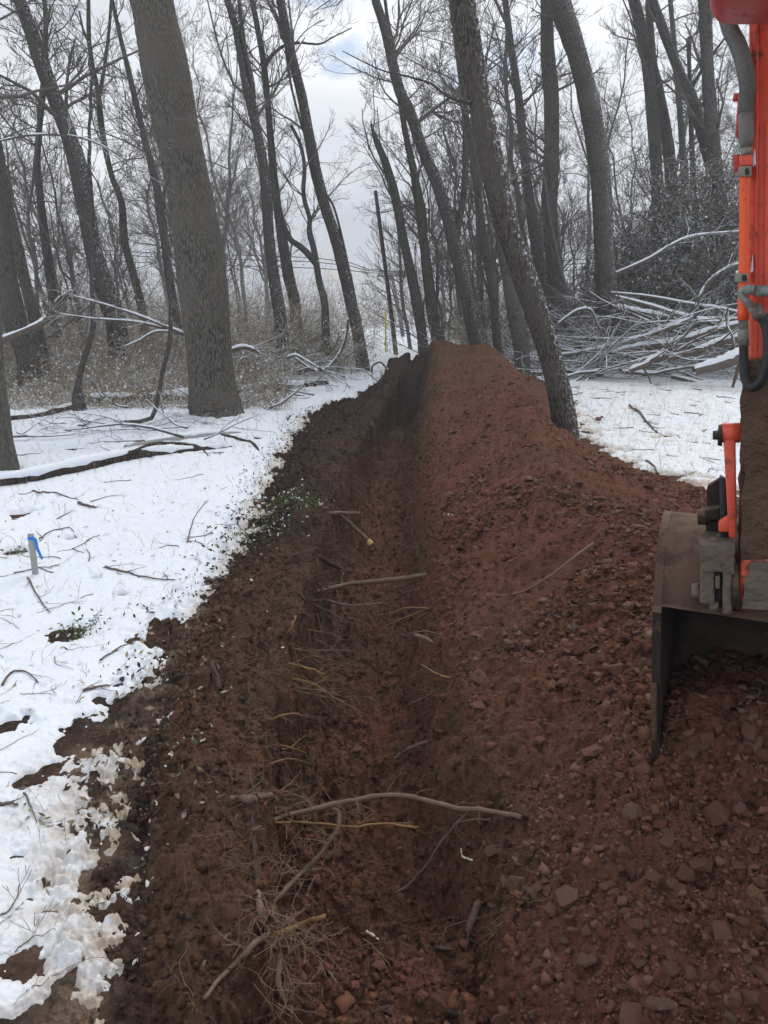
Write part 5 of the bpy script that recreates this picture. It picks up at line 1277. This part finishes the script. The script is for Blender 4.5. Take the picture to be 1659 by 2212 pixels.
slab('pin_retainer', [(1772, 1508), (1798, 1508), (1796, 1528), (1774, 1528)], -.04, .06, M['mud_grey'], bev=.008)
E_('bucket_pin', [(1730, 1478, 38), (1750, 1478, 44)], M['mud_grey'], .0, sides=18)
E_('bucket_pin', [(1830, 1468, 120), (1842, 1468, 122), (1850, 1468, 118)], M['bucket'], .03, sides=28)
# bucket shell: profile in depth / height, swept across the width
zl = px(1650, 1515)[2]; BO = px(1646, 1515); BO = np.array([BO[0], BO[1], 0.]); xl = 0.; xr = 1.12; zb = px(1640, 1832)[2]
LEAN = float((px(1641, 1850) - BO) @ WA) / (zl - zb)
def bk(x, d, z): return list(BO + WA * (x + LEAN * (zl - z)) + NA * d + [0, 0, z])
prof = [(0, zl), (.03, zl + .06), (.09, zl + .15), (.19, zl + .24), (.33, zl + .30), (.5, zl + .30), (.66, zl + .20), (.76, zl), (.78, zl - .25), (.70, zl - .5), (.5, zl - .68), (.2, zl - .80), (-.02, zb - .16)]
prof = spline([(a, b, 0) for a, b in prof], 44)[:, :2]
def shell(x0, x1, thick, mat, name='bucket_shell'):
    T_ = np.gradient(prof, axis=0); N = np.stack([-T_[:, 1], T_[:, 0]], 1); N /= np.linalg.norm(N, axis=1, keepdims=True)
    inner = prof - N * thick; m = len(prof); xs = np.linspace(x0, x1, 12); V = []
    for ring in (prof, inner):
        for x in xs:
            for p in ring: V.append(bk(x, p[0], p[1]))
    k = len(xs) * m; ia = np.arange(k).reshape(len(xs), m); FF = [quads(ia), quads(ia + k)[:, ::-1]]
    for e in (0, m - 1): FF.append(np.stack([ia[:-1, e], ia[1:, e], ia[1:, e] + k, ia[:-1, e] + k], -1))
    for e in (0, len(xs) - 1): FF.append(np.stack([ia[e, :-1], ia[e, 1:], ia[e, 1:] + k, ia[e, :-1] + k], -1))
    return E(name, V, np.concatenate(FF), mat, EX, True)
B_ = shell(xl + .012, xr - .012, .02, M['bucket'])
def side_plate(x0, x1, lab):
    q = [(-.03, zl - .02)] + [tuple(p) for p in prof] + [(-.03, zb + .01), (-.05, zb + .12), (-.035, zb + .35)]
    q = np.array(q); c = q.mean(0); V = []; n = len(q)
    for x in (x0, x1):
        for p in q: V.append(bk(x, p[0], p[1]))
        V.append(bk(x, c[0], c[1]))
    FF = []
    for i in range(n):
        j = (i + 1) % n; FF.append([i, j, j + n + 1, i + n + 1])
    Vt = np.array(V); FF = np.array(FF)
    tri = []
    for i in range(0, n):
        j = (i + 1) % n; tri.append([n, j, i, i]); tri.append([2 * n + 1, i + n + 1, j + n + 1, j + n + 1])
    # fans as degenerate-free triangles
    o = E('side_plate', Vt, FF, M['bucket'])
    me = bpy.data.meshes.new('side_plate'); fl = [tuple(f) for f in FF] + [tuple(t[:3]) for t in tri]
    me.from_pydata([tuple(v - EXO) for v in Vt], [], fl); me.materials.append(M['bucket']); o.data = me
    return o
sp = side_plate(xl - .022, xl + .014, 'left'); side_plate(xr - .014, xr + .022, 'right')
slab('side_cutter', [(1625, 1720), (1640, 1716), (1640, 1858), (1628, 1850)], -.09, -.03, M['mud'], bev=.006)
# boom head over the stick and its rounded casting in the upper right corner
slab('boom_head', [(1755, -210), (2150, -230), (2150, -22), (1768, -18)], -.62, -.28, M['paint_dull'], bev=.05, seg=6)
bh = px(1960, -120, -.4); bl = np.array([[1.3, -.3, 1.4], [1.35, .5, 2.5], bh * [1, .62, 1] + [.05, 0, .1], bh + [0, 0, .06], px(1990, -90, .12)])
Q = spline(bl, 16); V, Fc = tubes([(Q, np.full(16, .19))], 4, True); E('boom', V, Fc, M['paint'], EX, False)
